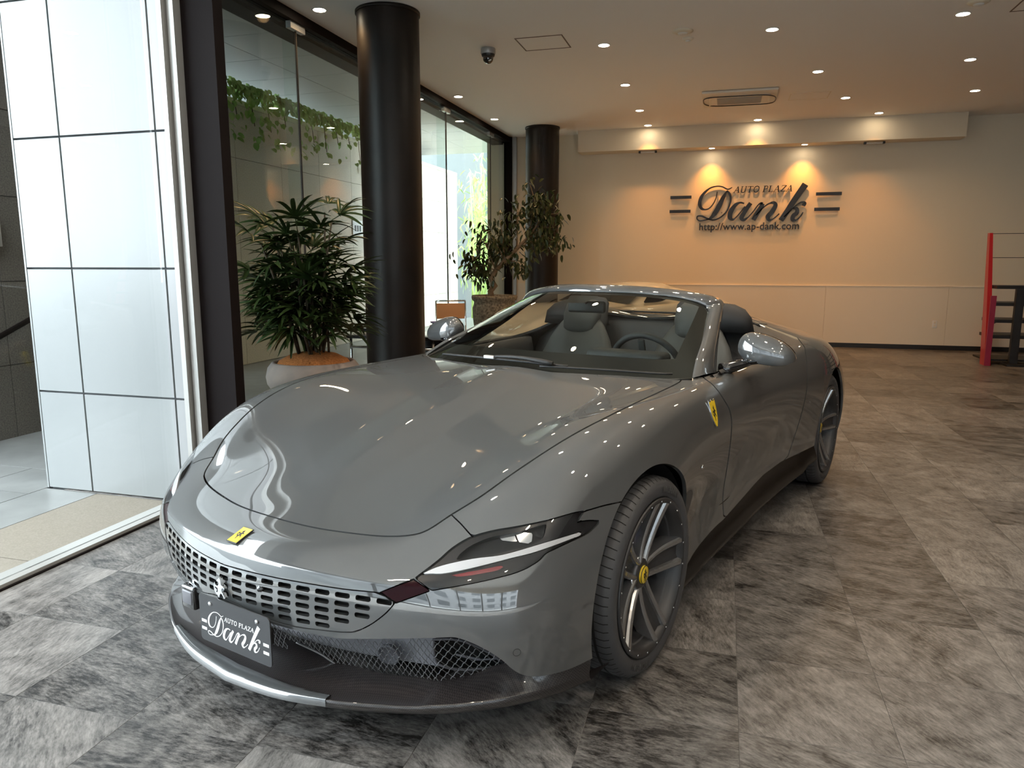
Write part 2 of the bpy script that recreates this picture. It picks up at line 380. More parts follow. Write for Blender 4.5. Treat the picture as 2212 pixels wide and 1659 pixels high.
for k in range(11):
    for z in (.9, 3.7, 6.5): MB().box((-13 + k * 3.0, -14.62, z), (-11.4 + k * 3.0, -14.55, z + 1.5)).build('window_pane', 'far_window', sb_)
# ================================================================ FIXTURES ON THE CEILING AND WALLS
mat('lamp_trim', (.82, .80, .76), .35)
emit_mat('lamp_glow', (1.0, .84, .60), 60.0)
mat('lamp_reflector', (.85, .83, .8), .12, metal=.9)
def downlight_proto():
    t = empty('downlight')
    MB().lathe([(.040, .004), (.058, .004), (.066, 0), (.068, -.004), (.062, -.006), (.052, -.004), (.046, .0), (.040, .004)], 28).build('trim_ring', 'lamp_trim', t)
    MB().lathe([(.060, -.001), (.057, -.0045), (.030, -.0060), (.0005, -.0065)], 24).build('glowing_lens', 'lamp_glow', t)
    return t
DL = [(-3.58, 6.28), (-3.58, 9.88), (-3.58, 11.53), (-1.31, 8.05), (-1.32, 9.84), (-1.32, 11.48), (-1.32, 12.72), (.39, 12.72), (2.12, 12.66),
      (1.476, 11.40), (.948, 9.80), (.334, 7.98), (1.97, 7.98), (2.51, 9.71), (3.04, 11.41)]
OFF = [(-1.31, 6.25), (.33, 6.2), (1.97, 6.2), (-1.31, 4.4), (.33, 4.4), (1.97, 4.4), (-1.9, 2.6), (.33, 2.6), (1.97, 2.6), (-1.9, .6), (.33, .6), (1.97, .6), (.33, -1.6), (1.97, -1.6)]
spot = bpy.data.lights.new('downlight_lamp', 'SPOT'); spot.energy = DOWN_W; spot.color = WARM; spot.spot_size = rad(150); spot.spot_blend = .8; spot.shadow_soft_size = .045
wash = bpy.data.lights.new('wall_washer_lamp', 'SPOT'); wash.energy = 60; wash.color = (1.0, .38, .06); wash.spot_size = rad(88); wash.spot_blend = 1.0; wash.shadow_soft_size = .02
where = {(-3.58, 6.28): 'ceiling downlight beside the near black column', (-3.58, 9.88): 'ceiling downlight beside the long window, nearer one of the pair past the column',
 (-3.58, 11.53): 'ceiling downlight beside the long window, farther one of the pair past the column', (-1.31, 8.05): 'ceiling downlight between the square hatch and the smoke detector',
 (-1.32, 9.84): 'ceiling downlight in the left row, second from the near end', (-1.32, 11.48): 'ceiling downlight in the left row, left of the air conditioner',
 (-1.32, 12.72): 'ceiling downlight against the soffit, leftmost of three', (.39, 12.72): 'ceiling downlight against the soffit, middle of three', (2.12, 12.66): 'ceiling downlight against the soffit, rightmost of three',
 (1.476, 11.40): 'ceiling downlight right of the blank ceiling hatch', (.948, 9.80): 'ceiling downlight in the middle row, second from the near end', (.334, 7.98): 'ceiling downlight right of the smoke detector',
 (1.97, 7.98): 'big bright ceiling downlight nearest the upper right corner', (2.51, 9.71): 'ceiling downlight in the right row, middle of three', (3.04, 11.41): 'ceiling downlight in the right row, farthest of three'}
near = spot.copy(); near.name = 'near_lamp'; near.energy = DOWN_W * 1.35; near.color = (1.0, .84, .66)
dl0 = downlight_proto(); first = True
for k, (x, y) in enumerate(DL + OFF):
    t = dl0 if first else copy_tree(dl0); first = False
    t.location = (x, y, ZC - .003)
    tag(t, where.get((x, y), 'ceiling downlight out of view over the near end of the showroom'), 'lamp', 'ceiling downlights')
    near_soffit = y > 12.5
    ls = [ch for ch in t.children if ch.type == 'LIGHT']
    if ls: l = ls[0]; l.data = wash if near_soffit else (near if (x, y) in OFF else spot)
    else: l = bpy.data.objects.new('lamp_light', wash if near_soffit else spot); C.objects.link(l); l.parent = t; l.location = (0, 0, -.016)
for x, lab in ((-.30, 'small downlight under the soffit, above the left half of the sign'), (1.135, 'small downlight under the soffit, above the right half of the sign')):
    t = copy_tree(dl0); t.location = (x, 13.07, 3.259); t.scale = (.8, .8, .8); tag(t, lab, 'lamp', 'sign downlights under the soffit')
    for ch in list(t.children):
        if ch.type == 'LIGHT': ch.data = wash; ch.rotation_euler = (rad(6), 0, 0)
# slim bar lamps hanging under the soffit
mat('dark_plastic', (.025, .025, .026), .4)
for xa, lab in ((-1.35, 'slim white bar lamp under the soffit, left one'), (2.16, 'slim white bar lamp under the soffit, right one')):
    t = empty('bar_lamp', (xa, 13.1, 3.262), 0, lab, 'lamp', 'bar lamps under the soffit')
    MB().cbox((0, 0, -.022), (.24, .05, .018), bev=.006).build('tube_cover', 'lamp_trim', t)
    for s in (-1, 1): MB().cbox((s * .135, 0, -.018), (.035, .055, .036), bev=.006).build('end_cap', 'dark_plastic', t)
# ceiling hatches
mat('brown_trim', (.16, .10, .06), .5)
for (x0, y0, x1, y1, lab, m) in ((-2.145, 7.585, -1.653, 8.043, 'square ceiling access hatch with a thin brown frame beside the dome camera', 'brown_trim'), (2.355, 7.59, 2.85, 8.04, 'square ceiling access hatch cut off by the right picture edge', 'brown_trim'), (.735, 10.93, 1.24, 11.37, 'blank ceiling access hatch with pale frame right of the air conditioner', 'white_board')):
    t = empty('ceiling_hatch', ((x0 + x1) / 2, (y0 + y1) / 2, ZC), 0, lab, 'hatch'); w, d = (x1 - x0) / 2, (y1 - y0) / 2
    for (a, c) in (((-w, -d), (w, -d + .012)), ((-w, d - .012), (w, d)), ((-w, -d + .012), (-w + .012, d - .012)), ((w - .012, -d + .012), (w, d - .012))):
        MB().box((a[0], a[1], -.004), (c[0], c[1], .001)).build('frame_bar', m, t)
    MB().box((-w + .015, -d + .015, -.002), (w - .015, d - .015, .001)).build('lid', 'ceiling_paint', t)
# dome camera
t = empty('dome_camera', (-2.505, 7.85, ZC), 0, 'small dark dome security camera hanging from the ceiling', 'camera')
MB().lathe([(.0005, 0), (.075, 0), (.078, -.008), (.078, -.05), (.072, -.058)], 28).build('housing', 'pale_metal', t)
MB().lathe([(.072, -.056), (.068, -.075), (.060, -.085), (.052, -.088)], 28).build('collar', 'dark_plastic', t)
mat('camera_dome', (.01, .01, .012), .06, coat=1)
MB().lathe([(.055, -.085), (.056, -.105), (.050, -.125), (.036, -.142), (.018, -.150), (.0005, -.152)], 24).build('dome', 'camera_dome', t)
MB().lathe([(.0005, -.002), (.016, -.002), (.019, -.010), (.014, -.012)], 16, (0, 0, 0)).build('lens_ring', 'lamp_trim', t, (.028, -.040, -.118), (rad(55), 0, 0))
# detectors
for (x, y, r, nm, lab) in ((-.5, 7.80, .10, 'smoke_detector', 'round flat smoke detector on the ceiling'), (-.462, 8.06, .055, 'ceiling_sensor', 'tiny round sensor beside the smoke detector'), (2.007, 7.67, .09, 'sprinkler_head', 'round ceiling sprinkler plate at the top picture edge')):
    t = empty(nm, (x, y, ZC), 0, lab, 'detector')
    MB().lathe([(.0005, -.022), (r * .55, -.022), (r * .8, -.016), (r, -.006), (r, 0.001)], 28).build('cover', 'wall_paint', t)
    MB().lathe([(r * .5, -.023), (r * .42, -.030), (.0005, -.031)], 20).build('chamber', 'lamp_trim', t)
# cassette air conditioner
mat('ac_white', (.80, .73, .62), .4); mat('ac_grille', (.42, .38, .32), .5)
t = empty('air_conditioner', (.08, 10.95, ZC - .003), 0, 'ceiling cassette air conditioner with grey grille and black trim loop', 'air conditioner')
MB().cbox((0, 0, -.016), (.96, .92, .03), bev=.008).build('panel', 'ac_white', t)
MB().cbox((0, 0, -.036), (.78, .50, .022), bev=.008).build('inner_panel', 'ac_white', t)
for k in range(12): MB().cbox((-.0, -.19 + k * .034, -.052), (.56, .018, .010)).build('grille_slat', 'ac_grille', t)
MB().cbox((0, 0, -.046), (.58, .42, .006)).build('grille_backing', 'ac_grille', t)
for s in (-1, 1): MB().cbox((s * .37, .0, -.040), (.06, .46, .016), tilt=Euler((0, s * rad(18), 0))).build('air_vane', 'ac_white', t)
loop = []
for a in range(0, 361, 6):
    c, s = math.cos(rad(a)), math.sin(rad(a)); loop.append((.47 * math.copysign(abs(c) ** .35, c), .30 * math.copysign(abs(s) ** .7, s), -.05 - .01 * c))
MB().tube(loop[:-1], .007, 6, closed=True).build('trim_loop', 'dark_plastic', t)
# wall outlet
t = empty('wall_outlet', (3.28, YB - .012, .416), 0, 'small white outlet plate low on the back wall', 'outlet')
MB().cbox((0, -.004, 0), (.072, .01, .118), bev=.003).build('plate', 'lamp_trim', t)
for z in (-.024, .024): MB().cbox((0, -.010, z), (.03, .004, .03), bev=.001).build('socket', 'white_board', t)

# ---------------------------------------------------------------- columns
for (x, y, lab) in ((-3.03, 6.52, 'round black column beside the potted lady palm'), (-3.03, 12.45, 'round black column at the far end by the fig tree')):
    t = empty('column', (x, y, 0), 0, lab, 'column')
    MB().lathe([(.28, 0), (.28, ZC - .004)], 72).build('shaft', 'column_paint', t)
    MB().lathe([(.281, 0), (.287, .002), (.287, .06), (.281, .064)], 72).build('base_ring', 'baseboard_black', t)
    MB().lathe([(.281, ZC - .03), (.290, ZC - .028), (.290, ZC - .003), (.281, ZC - .003)], 72).build('top_ring', 'column_paint', t)

# ---------------------------------------------------------------- lettering: brush strokes with a changing width
def stroke(mb, pts, wid, h, M, n=14, ang=None):
    """smooth ribbon through pts (2-D), pen widths wid, extruded by h"""
    P = [np.array(p, float) for p in pts]; m = len(P); out = []; W_ = []
    for i in range(m - 1):
        p0, p1, p2, p3 = P[max(i - 1, 0)], P[i], P[i + 1], P[min(i + 2, m - 1)]
        for k in range(n if i < m - 2 else n + 1):
            t = k / n
            out.append(.5 * ((2 * p1) + (-p0 + p2) * t + (2 * p0 - 5 * p1 + 4 * p2 - p3) * t * t + (-p0 + 3 * p1 - 3 * p2 + p3) * t ** 3)); u = t * t * (3 - 2 * t); W_.append(wid[i] * (1 - u) + wid[i + 1] * u)
    O = np.array(out); T = np.gradient(O, axis=0); T /= np.linalg.norm(T, axis=1, keepdims=True) + 1e-9; Nn = np.stack([-T[:, 1], T[:, 0]], 1)
    if ang is not None: Nn = np.tile(np.array([math.cos(ang), math.sin(ang)]), (len(O), 1))
    W_ = np.array(W_)[:, None] / 2; A = O + Nn * W_; B = O - Nn * W_; k = len(O)
    vs = [M @ Vector((*a, 0)) for a in A] + [M @ Vector((*a, 0)) for a in B] + [M @ Vector((*a, h)) for a in A] + [M @ Vector((*a, h)) for a in B]
    fs = [(0, k, 3 * k, 2 * k), (k - 1, 3 * k - 1, 4 * k - 1, 2 * k - 1)]
    for i in range(k - 1):
        fs += [(i, i + 1, k + i + 1, k + i), (2 * k + i, 3 * k + i, 3 * k + i + 1, 2 * k + i + 1), (i, 2 * k + i, 2 * k + i + 1, i + 1), (k + i, k + i + 1, 3 * k + i + 1, 3 * k + i)]
    mb.add(vs, fs)
# glyph strokes in units where the sign script is traced at 100 units = 460/22.12 px
LETTERS = {
 'D': [([(840, 175), (800, 250), (765, 330), (725, 400), (690, 445), (660, 468)], [8, 34, 44, 42, 26, 10]),
       ([(895, 135), (850, 155), (790, 130), (730, 125), (660, 145), (600, 195), (565, 250), (555, 310), (575, 355), (620, 368), (665, 350), (705, 300), (730, 240), (738, 180)], [4, 8, 8, 8, 10, 20, 28, 30, 22, 10, 8, 7, 6, 5]),
       ([(840, 170), (872, 205), (885, 255), (878, 310), (850, 380), (800, 435), (750, 465), (700, 475), (640, 460), (585, 437), (540, 438), (532, 465), (560, 485), (610, 480), (665, 466)], [12, 18, 16, 12, 10, 10, 10, 10, 12, 12, 10, 8, 8, 8, 8])],
 'a': [([(1030, 300), (985, 292), (935, 320), (895, 380), (885, 440), (915, 468), (950, 445), (1000, 385), (1040, 330)], [10, 14, 30, 42, 40, 18, 8, 8, 8]),
       ([(1098, 295), (1060, 350), (1025, 410), (1010, 450), (1035, 470), (1080, 440)], [34, 36, 38, 38, 22, 8])],
 'n': [([(1080, 440), (1130, 380), (1175, 315), (1205, 295), (1225, 300)], [8, 8, 8, 14, 20]),
       ([(1225, 298), (1200, 350), (1165, 410), (1135, 468)], [34, 38, 38, 36]),
       ([(1160, 420), (1220, 350), (1285, 300), (1340, 290), (1355, 320), (1325, 380), (1285, 430), (1300, 468), (1345, 450), (1400, 400)], [8, 8, 10, 26, 36, 40, 40, 22, 8, 8])],
 'k': [([(1648, 100), (1590, 190), (1530, 285), (1475, 380), (1420, 468)], [56, 52, 48, 46, 44]),
       ([(1450, 430), (1510, 370), (1570, 310), (1620, 280), (1650, 292), (1640, 318)], [8, 8, 8, 12, 30, 26]),
       ([(1530, 345), (1575, 345), (1580, 385), (1545, 420), (1540, 460), (1580, 460), (1620, 420), (1640, 380)], [10, 24, 34, 36, 30, 12, 8, 6])]}
AP = {'A': [([(0, 0), (.36, 1)], .07), ([(.36, 1), (.62, 0)], .17), ([(.14, .36), (.52, .36)], .06), ([(-.09, 0), (.12, 0)], .05), ([(.48, 0), (.76, 0)], .05)],
      'U': [([(.10, 1), (.10, .3), (.18, .06), (.36, 0), (.54, .08), (.60, .3), (.60, 1)], .12), ([(-.04, 1), (.26, 1)], .05), ([(.46, 1), (.74, 1)], .05)],
      'T': [([(.34, 0), (.34, 1)], .16), ([(0, .97), (.68, .97)], .07), ([(.0, .98), (.0, .78)], .05), ([(.68, .98), (.68, .78)], .05), ([(.2, 0), (.48, 0)], .05)],
      'O': [([(.36, 1), (.12, .85), (.04, .5), (.12, .15), (.36, 0), (.60, .15), (.68, .5), (.60, .85), (.36, 1)], .13)],
      'P': [([(.14, 0), (.14, 1)], .16), ([(.14, .97), (.44, .95), (.56, .75), (.44, .52), (.14, .5)], .09), ([(-.02, 0), (.32, 0)], .05), ([(-.02, .98), (.2, .98)], .05)],
      'L': [([(.14, 0), (.14, 1)], .16), ([(.0, .03), (.58, .03)], .06), ([(.58, .0), (.58, .24)], .05), ([(-.02, .98), (.32, .98)], .05)],
      'Z': [([(.04, .97), (.60, .97)], .07), ([(.60, .97), (.04, .03)], .15), ([(.04, .03), (.62, .03)], .07), ([(.05, .98), (.05, .78)], .05), ([(.62, .02), (.62, .24)], .05)]}
def auto_plaza(mb_factory, x0, y0, h, slope, length, depth, M, shear=.28):
    """AUTO PLAZA in slanted serif capitals; returns list of meshes"""
    adv = {'A': .80, 'U': .82, 'T': .78, 'O': .80, 'P': .70, 'L': .70, 'Z': .74, ' ': .38}; word = 'AUTO PLAZA'; tot = sum(adv[c] for c in word); sc = length / tot
    x = 0; res = []
    for c in word:
        if c != ' ':
            mb = mb_factory()
            for pts, w in AP[c]:
                q = [(x0 + x * sc + (p[0] * .95 + shear * p[1] * .6) * sc, y0 + p[1] * h + slope * (x * sc + p[0] * sc)) for p in pts]
                stroke(mb, q, [w * h * 1.05] * len(q), depth, M, n=(1 if len(q) == 2 else 6))
            res.append((c, mb))
        x += adv[c]
    return res
mat('sign_black', (.010, .010, .012), .35)
# the sign: traced from the photograph's wall plane (crop units -> metres on the wall)
sg = empty('wall_sign', (.40, YB, 2.25), 0, 'black raised wall lettering reading AUTO PLAZA Dank with web address', 'sign')
def sgM(z0): # crop unit (px in the 2212x769 crop) to wall metres, perspective slope removed
    return None
ux = (1.76 + .959) / (2015 - 232)
def S2(px, py):
    x = -.959 + (px - 232) * ux
    # rows rise to the right in the photo; horizontal lines follow slope of the bars
    zz = 2.50 - (py - (243 - (px - 232) * (55 / 1783))) * ux * 1.04
    return (x - .40, zz - 2.25)
Ms = Matrix(((1, 0, 0, 0), (0, 0, -1, -.022), (0, 1, 0, 0), (0, 0, 0, 1)))
SD = .022
for ch, parts in LETTERS.items():
    mb = MB()
    for pts, w in parts: stroke(mb, [S2(*p) for p in pts], [q * ux * 1.15 + .006 for q in w], SD, Ms)
    mb.build('script_letter', 'sign_black', sg)
for (x0, y0, x1, y1) in ((232, 230, 463, 262), (228, 378, 458, 410), (1760, 181, 2015, 213), (1752, 335, 2004, 368)):
    a = S2(x0, (y0 + y1) / 2); c = S2(x1, (y0 + y1) / 2); zc = (S2(x0, y0)[1] + S2(x0, y1)[1]) / 2; hh = abs(S2(x0, y0)[1] - S2(x0, y1)[1]) / 2
    MB().box((a[0], -.045, zc - hh), (c[0], -.022, zc + hh)).build('sign_bar', 'sign_black', sg)
p0 = S2(915, 190); p1 = S2(1525, 170)
for c, mb in auto_plaza(MB, p0[0], p0[1], abs(S2(915, 190)[1] - S2(915, 128)[1]), 0, p1[0] - p0[0], SD, Ms): mb.build('capital_letter', 'sign_black', sg)
me = text_mesh('http://www.ap-dank.com', 1.0, .012, 0, 1.02, .012)
xs = [v.co.x for v in me.vertices]; x0_, x1_ = min(xs), max(xs); a = S2(560, 570); c = S2(1610, 570); k = (c[0] - a[0]) / (x1_ - x0_)
for v in me.vertices: v.co = Vector(((v.co.x - x0_) * k, v.co.y * k * 1.05, v.co.z * 1.0))
link('web_address', me, 'sign_black', sg, (a[0], -.028, S2(560, 585)[1] - 0.0), (PI / 2, 0, 0))
for x in (-.5, .1, .7): MB().cbox((x, -.011, -.02), (.012, .022, .012)).build('stand_off', 'sign_black', sg)
# ================================================================ THE CAR (own axes: x to its left side, y to the rear, z up, front axle at y=0)
CAR_LOC = (-1.0808, 2.6827, 0.0); CAR_ROT = -rad(18.296)          # world placement
CC = np.array([1.86911, -2.20797, 1.38086]); CY = -.597705          # camera seen in car axes
_r = np.array([math.cos(CY), -math.sin(CY), 0]); _f = np.array([math.sin(CY) * math.cos(PITCH), math.cos(CY) * math.cos(PITCH), -math.sin(PITCH)]); _u = np.cross(_r, _f)
def to_px(P):
    q = np.asarray(P, float) - CC; Z = q @ _f
    return np.stack([FW / 2 + FPX * (q @ _r) / Z, FH / 2 - FPX * (q @ _u) / Z], -1), Z
def px_ray(p):
    v = _f * FPX + _r * (p[0] - FW / 2) - _u * (p[1] - FH / 2); return CC.copy(), v / np.linalg.norm(v)
def px_x(p, x): o, v = px_ray(p); return o + v * ((x - o[0]) / v[0])
def px_y(p, y): o, v = px_ray(p); return o + v * ((y - o[1]) / v[1])
def px_z(p, z): o, v = px_ray(p); return o + v * ((z - o[2]) / v[2])
car = empty('convertible_car', CAR_LOC, CAR_ROT, 'grey open two-door sports convertible with yellow nose badge, parked in the showroom', 'car')

mat('car_paint', (.068, .072, .074), .45, coat=1.0, spec=.2, coat_rough=.006, coat_ior=2.2)
mat('black_gloss', (.006, .006, .007), .08, coat=1.0)
mat('black_matt', (.010, .010, .011), .65)
mat('void_black', (.004, .004, .004), .9)
def carbon_mat():
    m = bpy.data.materials.new('carbon_fibre'); m.use_nodes = True; nt = m.node_tree; b = nt.nodes['Principled BSDF']; L = nt.links.new
    tc = nt.nodes.new('ShaderNodeTexCoord'); mp = nt.nodes.new('ShaderNodeMapping'); mp.inputs['Rotation'].default_value = (0, 0, rad(20)); mp.inputs['Scale'].default_value = (220, 220, 220); L(tc.outputs['Object'], mp.inputs['Vector'])
    ck = nt.nodes.new('ShaderNodeTexChecker'); ck.inputs['Scale'].default_value = 1.0; ck.inputs['Color1'].default_value = (.008, .007, .007, 1); ck.inputs['Color2'].default_value = (.034, .028, .028, 1); L(mp.outputs[0], ck.inputs['Vector'])
    L(ck.outputs['Color'], b.inputs['Base Color']); b.inputs['Roughness'].default_value = .35; b.inputs['Coat Weight'].default_value = 1; b.inputs['Coat Roughness'].default_value = .04
    MATS['carbon_fibre'] = m
carbon_mat()

# ---------------------------------------------------------------- control cage, half a body, box topology
# top[s][c] = (x,y,z): c 0 centre line .. 5 shoulder; stations from nose lip to tail
TOP = [
 [(0, -.968, .545), (.20, -.945, .540), (.38, -.888, .528), (.545, -.825, .522), (.700, -.735, .540), (.822, -.592, .580)],
 [(0, -.905, .576), (.21, -.880, .574), (.395, -.822, .570), (.55, -.750, .578), (.700, -.645, .616), (.838, -.490, .668)],
 [(0, -.800, .598), (.22, -.775, .598), (.415, -.725, .604), (.555, -.655, .640), (.700, -.538, .700), (.845, -.383, .742)],
 [(0, -.620, .648), (.17, -.603, .643), (.42, -.570, .658), (.585, -.510, .714), (.72, -.400, .772), (.850, -.255, .796)],
 [(0, -.400, .718), (.175, -.392, .709), (.435, -.365, .728), (.61, -.310, .788), (.74, -.230, .828), (.860, -.110, .828)],
 [(0, -.150, .787), (.185, -.146, .775), (.45, -.130, .794), (.63, -.090, .842), (.757, -.030, .862), (.866, .050, .845)],
 [(0, .100, .848), (.19, .103, .833), (.46, .115, .848), (.645, .140, .868), (.768, .175, .876), (.870, .220, .853)],
 [(0, .350, .896), (.19, .354, .879), (.47, .370, .884), (.655, .390, .880), (.772, .420, .884), (.870, .455, .860)],
 [(0, .580, .926), (.20, .592, .911), (.48, .630, .906), (.66, .675, .892), (.775, .710, .890), (.868, .740, .864)],
 [(0, .950, .950), (.25, .960, .945), (.49, .970, .925), (.67, .985, .902), (.782, 1.00, .894), (.868, 1.02, .868)],
 [(0, 1.30, .950), (.25, 1.30, .945), (.49, 1.30, .925), (.68, 1.30, .908), (.79, 1.30, .898), (.872, 1.30, .874)],
 [(0, 1.65, .960), (.25, 1.65, .955), (.49, 1.65, .940), (.685, 1.65, .920), (.80, 1.65, .910), (.885, 1.65, .884)],
 [(0, 2.00, 1.06), (.25, 2.00, 1.085), (.47, 2.00, 1.090), (.66, 2.00, 1.010), (.805, 2.00, .940), (.905, 2.00, .902)],
 [(0, 2.35, 1.045), (.25, 2.35, 1.070), (.47, 2.35, 1.078), (.65, 2.35, 1.020), (.80, 2.35, .962), (.912, 2.35, .915)],
 [(0, 2.70, 1.02), (.25, 2.70, 1.030), (.46, 2.70, 1.030), (.64, 2.70, .990), (.785, 2.70, .952), (.902, 2.70, .900)],
 [(0, 3.05, .970), (.24, 3.05, .972), (.445, 3.05, .962), (.61, 3.05, .935), (.745, 3.05, .905), (.858, 3.05, .848)],
 [(0, 3.40, .915), (.23, 3.40, .910), (.43, 3.39, .900), (.58, 3.38, .880), (.68, 3.35, .850), (.785, 3.32, .800)],
 [(0, 3.62, .870), (.21, 3.615, .866), (.39, 3.60, .858), (.52, 3.575, .846), (.62, 3.545, .832), (.70, 3.51, .800)]]
# side rows r1..r5 below the shoulder, one list per station
SIDE = [
 [(.858, -.602, .506), (.876, -.604, .430), (.884, -.600, .355), (.884, -.592, .275), (.882, -.580, .195)],
 [(.892, -.480, .566), (.918, -.474, .463), (.926, -.468, .370), (.926, -.462, .285), (.924, -.455, .200)],
 [(.908, -.366, .633), (.940, -.360, .525), (.948, -.356, .420), (.948, -.356, .310), (.944, -.350, .205)],
 [(.918, -.240, .695), (.952, -.235, .585), (.958, -.230, .455), (.955, -.230, .330), (.950, -.225, .210)],
 [(.928, -.100, .735), (.964, -.095, .615), (.965, -.090, .470), (.958, -.090, .335), (.950, -.085, .210)],
 [(.930, .060, .745), (.963, .062, .622), (.960, .065, .475), (.950, .065, .335), (.945, .070, .210)],
 [(.926, .225, .748), (.948, .228, .624), (.934, .230, .475), (.924, .230, .335), (.930, .230, .205)],
 [(.916, .460, .750), (.922, .462, .620), (.898, .465, .472), (.893, .465, .332), (.915, .465, .200)],
 [(.910, .745, .752), (.906, .748, .618), (.880, .750, .470), (.882, .750, .330), (.915, .750, .200)],
 [(.910, 1.02, .756), (.902, 1.02, .618), (.876, 1.02, .470), (.882, 1.02, .330), (.920, 1.02, .200)],
 [(.916, 1.30, .760), (.906, 1.30, .620), (.882, 1.30, .470), (.888, 1.30, .330), (.925, 1.30, .200)],
 [(.932, 1.65, .768), (.922, 1.65, .625), (.900, 1.65, .475), (.903, 1.65, .332), (.930, 1.65, .200)],
 [(.956, 2.00, .780), (.958, 2.00, .635), (.942, 2.00, .482), (.935, 2.00, .335), (.938, 2.00, .200)],
 [(.972, 2.35, .792), (.985, 2.35, .650), (.982, 2.35, .495), (.975, 2.35, .345), (.958, 2.35, .210)],
 [(.970, 2.70, .786), (.988, 2.70, .650), (.988, 2.70, .495), (.980, 2.70, .345), (.962, 2.70, .215)],
 [(.930, 3.05, .742), (.960, 3.05, .630), (.970, 3.05, .485), (.962, 3.05, .345), (.940, 3.05, .230)],
 [(.865, 3.31, .712), (.905, 3.33, .605), (.918, 3.33, .470), (.910, 3.33, .355), (.885, 3.33, .255)],
 [(.760, 3.52, .705), (.792, 3.52, .590), (.795, 3.52, .470), (.788, 3.52, .370), (.765, 3.51, .280)]]
# front face rows r1..r5 for columns 0..4 (column 5 is SIDE[0])
FRONT = [
 [(0, -.984, .470), (0, -.986, .400), (0, -.975, .330), (0, -.955, .260), (0, -.935, .190)],
 [(.205, -.958, .466), (.205, -.961, .396), (.205, -.951, .328), (.205, -.932, .260), (.205, -.912, .190)],
 [(.393, -.898, .458), (.396, -.901, .390), (.396, -.893, .325), (.394, -.878, .260), (.392, -.862, .190)],
 [(.572, -.832, .456), (.580, -.832, .390), (.580, -.826, .325), (.577, -.816, .262), (.573, -.802, .190)],
 [(.740, -.742, .474), (.754, -.740, .405), (.758, -.735, .340), (.756, -.728, .268), (.752, -.718, .192)]]
REAR = [
 [(0, 3.655, .760), (0, 3.650, .650), (0, 3.640, .520), (0, 3.620, .400), (0, 3.590, .300)],
 [(.22, 3.648, .758), (.22, 3.643, .648), (.22, 3.633, .518), (.22, 3.615, .400), (.22, 3.585, .298)],
 [(.41, 3.630, .752), (.42, 3.625, .640), (.42, 3.617, .512), (.42, 3.600, .395), (.41, 3.570, .295)],
 [(.55, 3.602, .742), (.57, 3.598, .628), (.57, 3.590, .502), (.57, 3.575, .388), (.56, 3.550, .292)],
 [(.66, 3.565, .726), (.69, 3.562, .612), (.69, 3.558, .490), (.69, 3.545, .380), (.67, 3.53, .288)]]
def cage():
    V = []; F = []; idx = {}
    def vid(p):
        k = tuple(round(c, 5) for c in p)
        if k not in idx: idx[k] = len(V); V.append(k)
        return idx[k]
    def quad(a, b, c, d): F.append([a, b, c, d])
    side_col = lambda s: [TOP[s][5]] + SIDE[s]
    front_col = lambda c: ([TOP[0][c]] + FRONT[c]) if c < 5 else side_col(0)
    rear_col = lambda c: ([TOP[-1][c]] + REAR[c]) if c < 5 else side_col(len(TOP) - 1)
    for sgn in (1, -1):
        m = lambda p: vid((p[0] * sgn, p[1], p[2]))
        def q(a, b, c, d):
            f = [m(a), m(b), m(c), m(d)]; quad(*(f if sgn == 1 else f[::-1]))
        for s in range(len(TOP) - 1):
            for c in range(5): q(TOP[s][c], TOP[s][c + 1], TOP[s + 1][c + 1], TOP[s + 1][c])
            A, B = side_col(s), side_col(s + 1)
            for r in range(5): q(A[r], A[r + 1], B[r + 1], B[r])
        for c in range(5):
            A, B = front_col(c), front_col(c + 1)
            for r in range(5): q(A[r], A[r + 1], B[r + 1], B[r])
            A, B = rear_col(c), rear_col(c + 1)
            for r in range(5): q(B[r], B[r + 1], A[r + 1], A[r])
    return np.array(V), F, vid
def subdiv(V, F, lev, creases=()):
    me = bpy.data.meshes.new('cage'); me.from_pydata([tuple(v) for v in V], [], F); me.update()
    if creases:
        at = me.attributes.new('crease_edge', 'FLOAT', 'EDGE'); ek = {tuple(sorted(e.vertices)): e.index for e in me.edges}
        for (a, b, w) in creases:
            k = tuple(sorted((a, b)))
            if k in ek: at.data[ek[k]].value = w
    o = bpy.data.objects.new('cage', me); C.objects.link(o); md = o.modifiers.new('s', 'SUBSURF'); md.levels = lev; md.render_levels = lev; md.boundary_smooth = 'PRESERVE_CORNERS'
    dg = bpy.context.evaluated_depsgraph_get(); m2 = bpy.data.meshes.new_from_object(o.evaluated_get(dg))
    n = len(m2.vertices); co = np.empty(n * 3, 'f'); m2.vertices.foreach_get('co', co); no = np.empty(n * 3, 'f'); m2.vertices.foreach_get('normal', no)
    lt = np.empty(len(m2.loops), 'i'); m2.loops.foreach_get('vertex_index', lt)
    bpy.data.objects.remove(o); bpy.data.meshes.remove(me); bpy.data.meshes.remove(m2)
    return co.reshape(-1, 3).astype(float), no.reshape(-1, 3).astype(float), lt.reshape(-1, 4)
CV, CF, cvid = cage()
lip = [tuple(p) for p in TOP[0]]
CREASE = []
for sgn in (1, -1):
    for a, c, w in zip(lip[:-1], lip[1:], (.55, .55, .55, .45, .25)):
        CREASE.append((cvid((a[0] * sgn, a[1], a[2])), cvid((c[0] * sgn, c[1], c[2])), w))
for sgn in (1, -1):
    for k in range(2, 8):
        a, c = TOP[k][1], TOP[k + 1][1]; CREASE.append((cvid((a[0] * sgn, a[1], a[2])), cvid((c[0] * sgn, c[1], c[2])), (.2, .45, .55, .6, .6, .5)[k - 2]))
for k in range(2, 8): CREASE.append((cvid(TOP[k][0]), cvid(TOP[k + 1][0]), (.15, .35, .4, .4, .3, .1)[k - 2]))
CP = CV.copy()
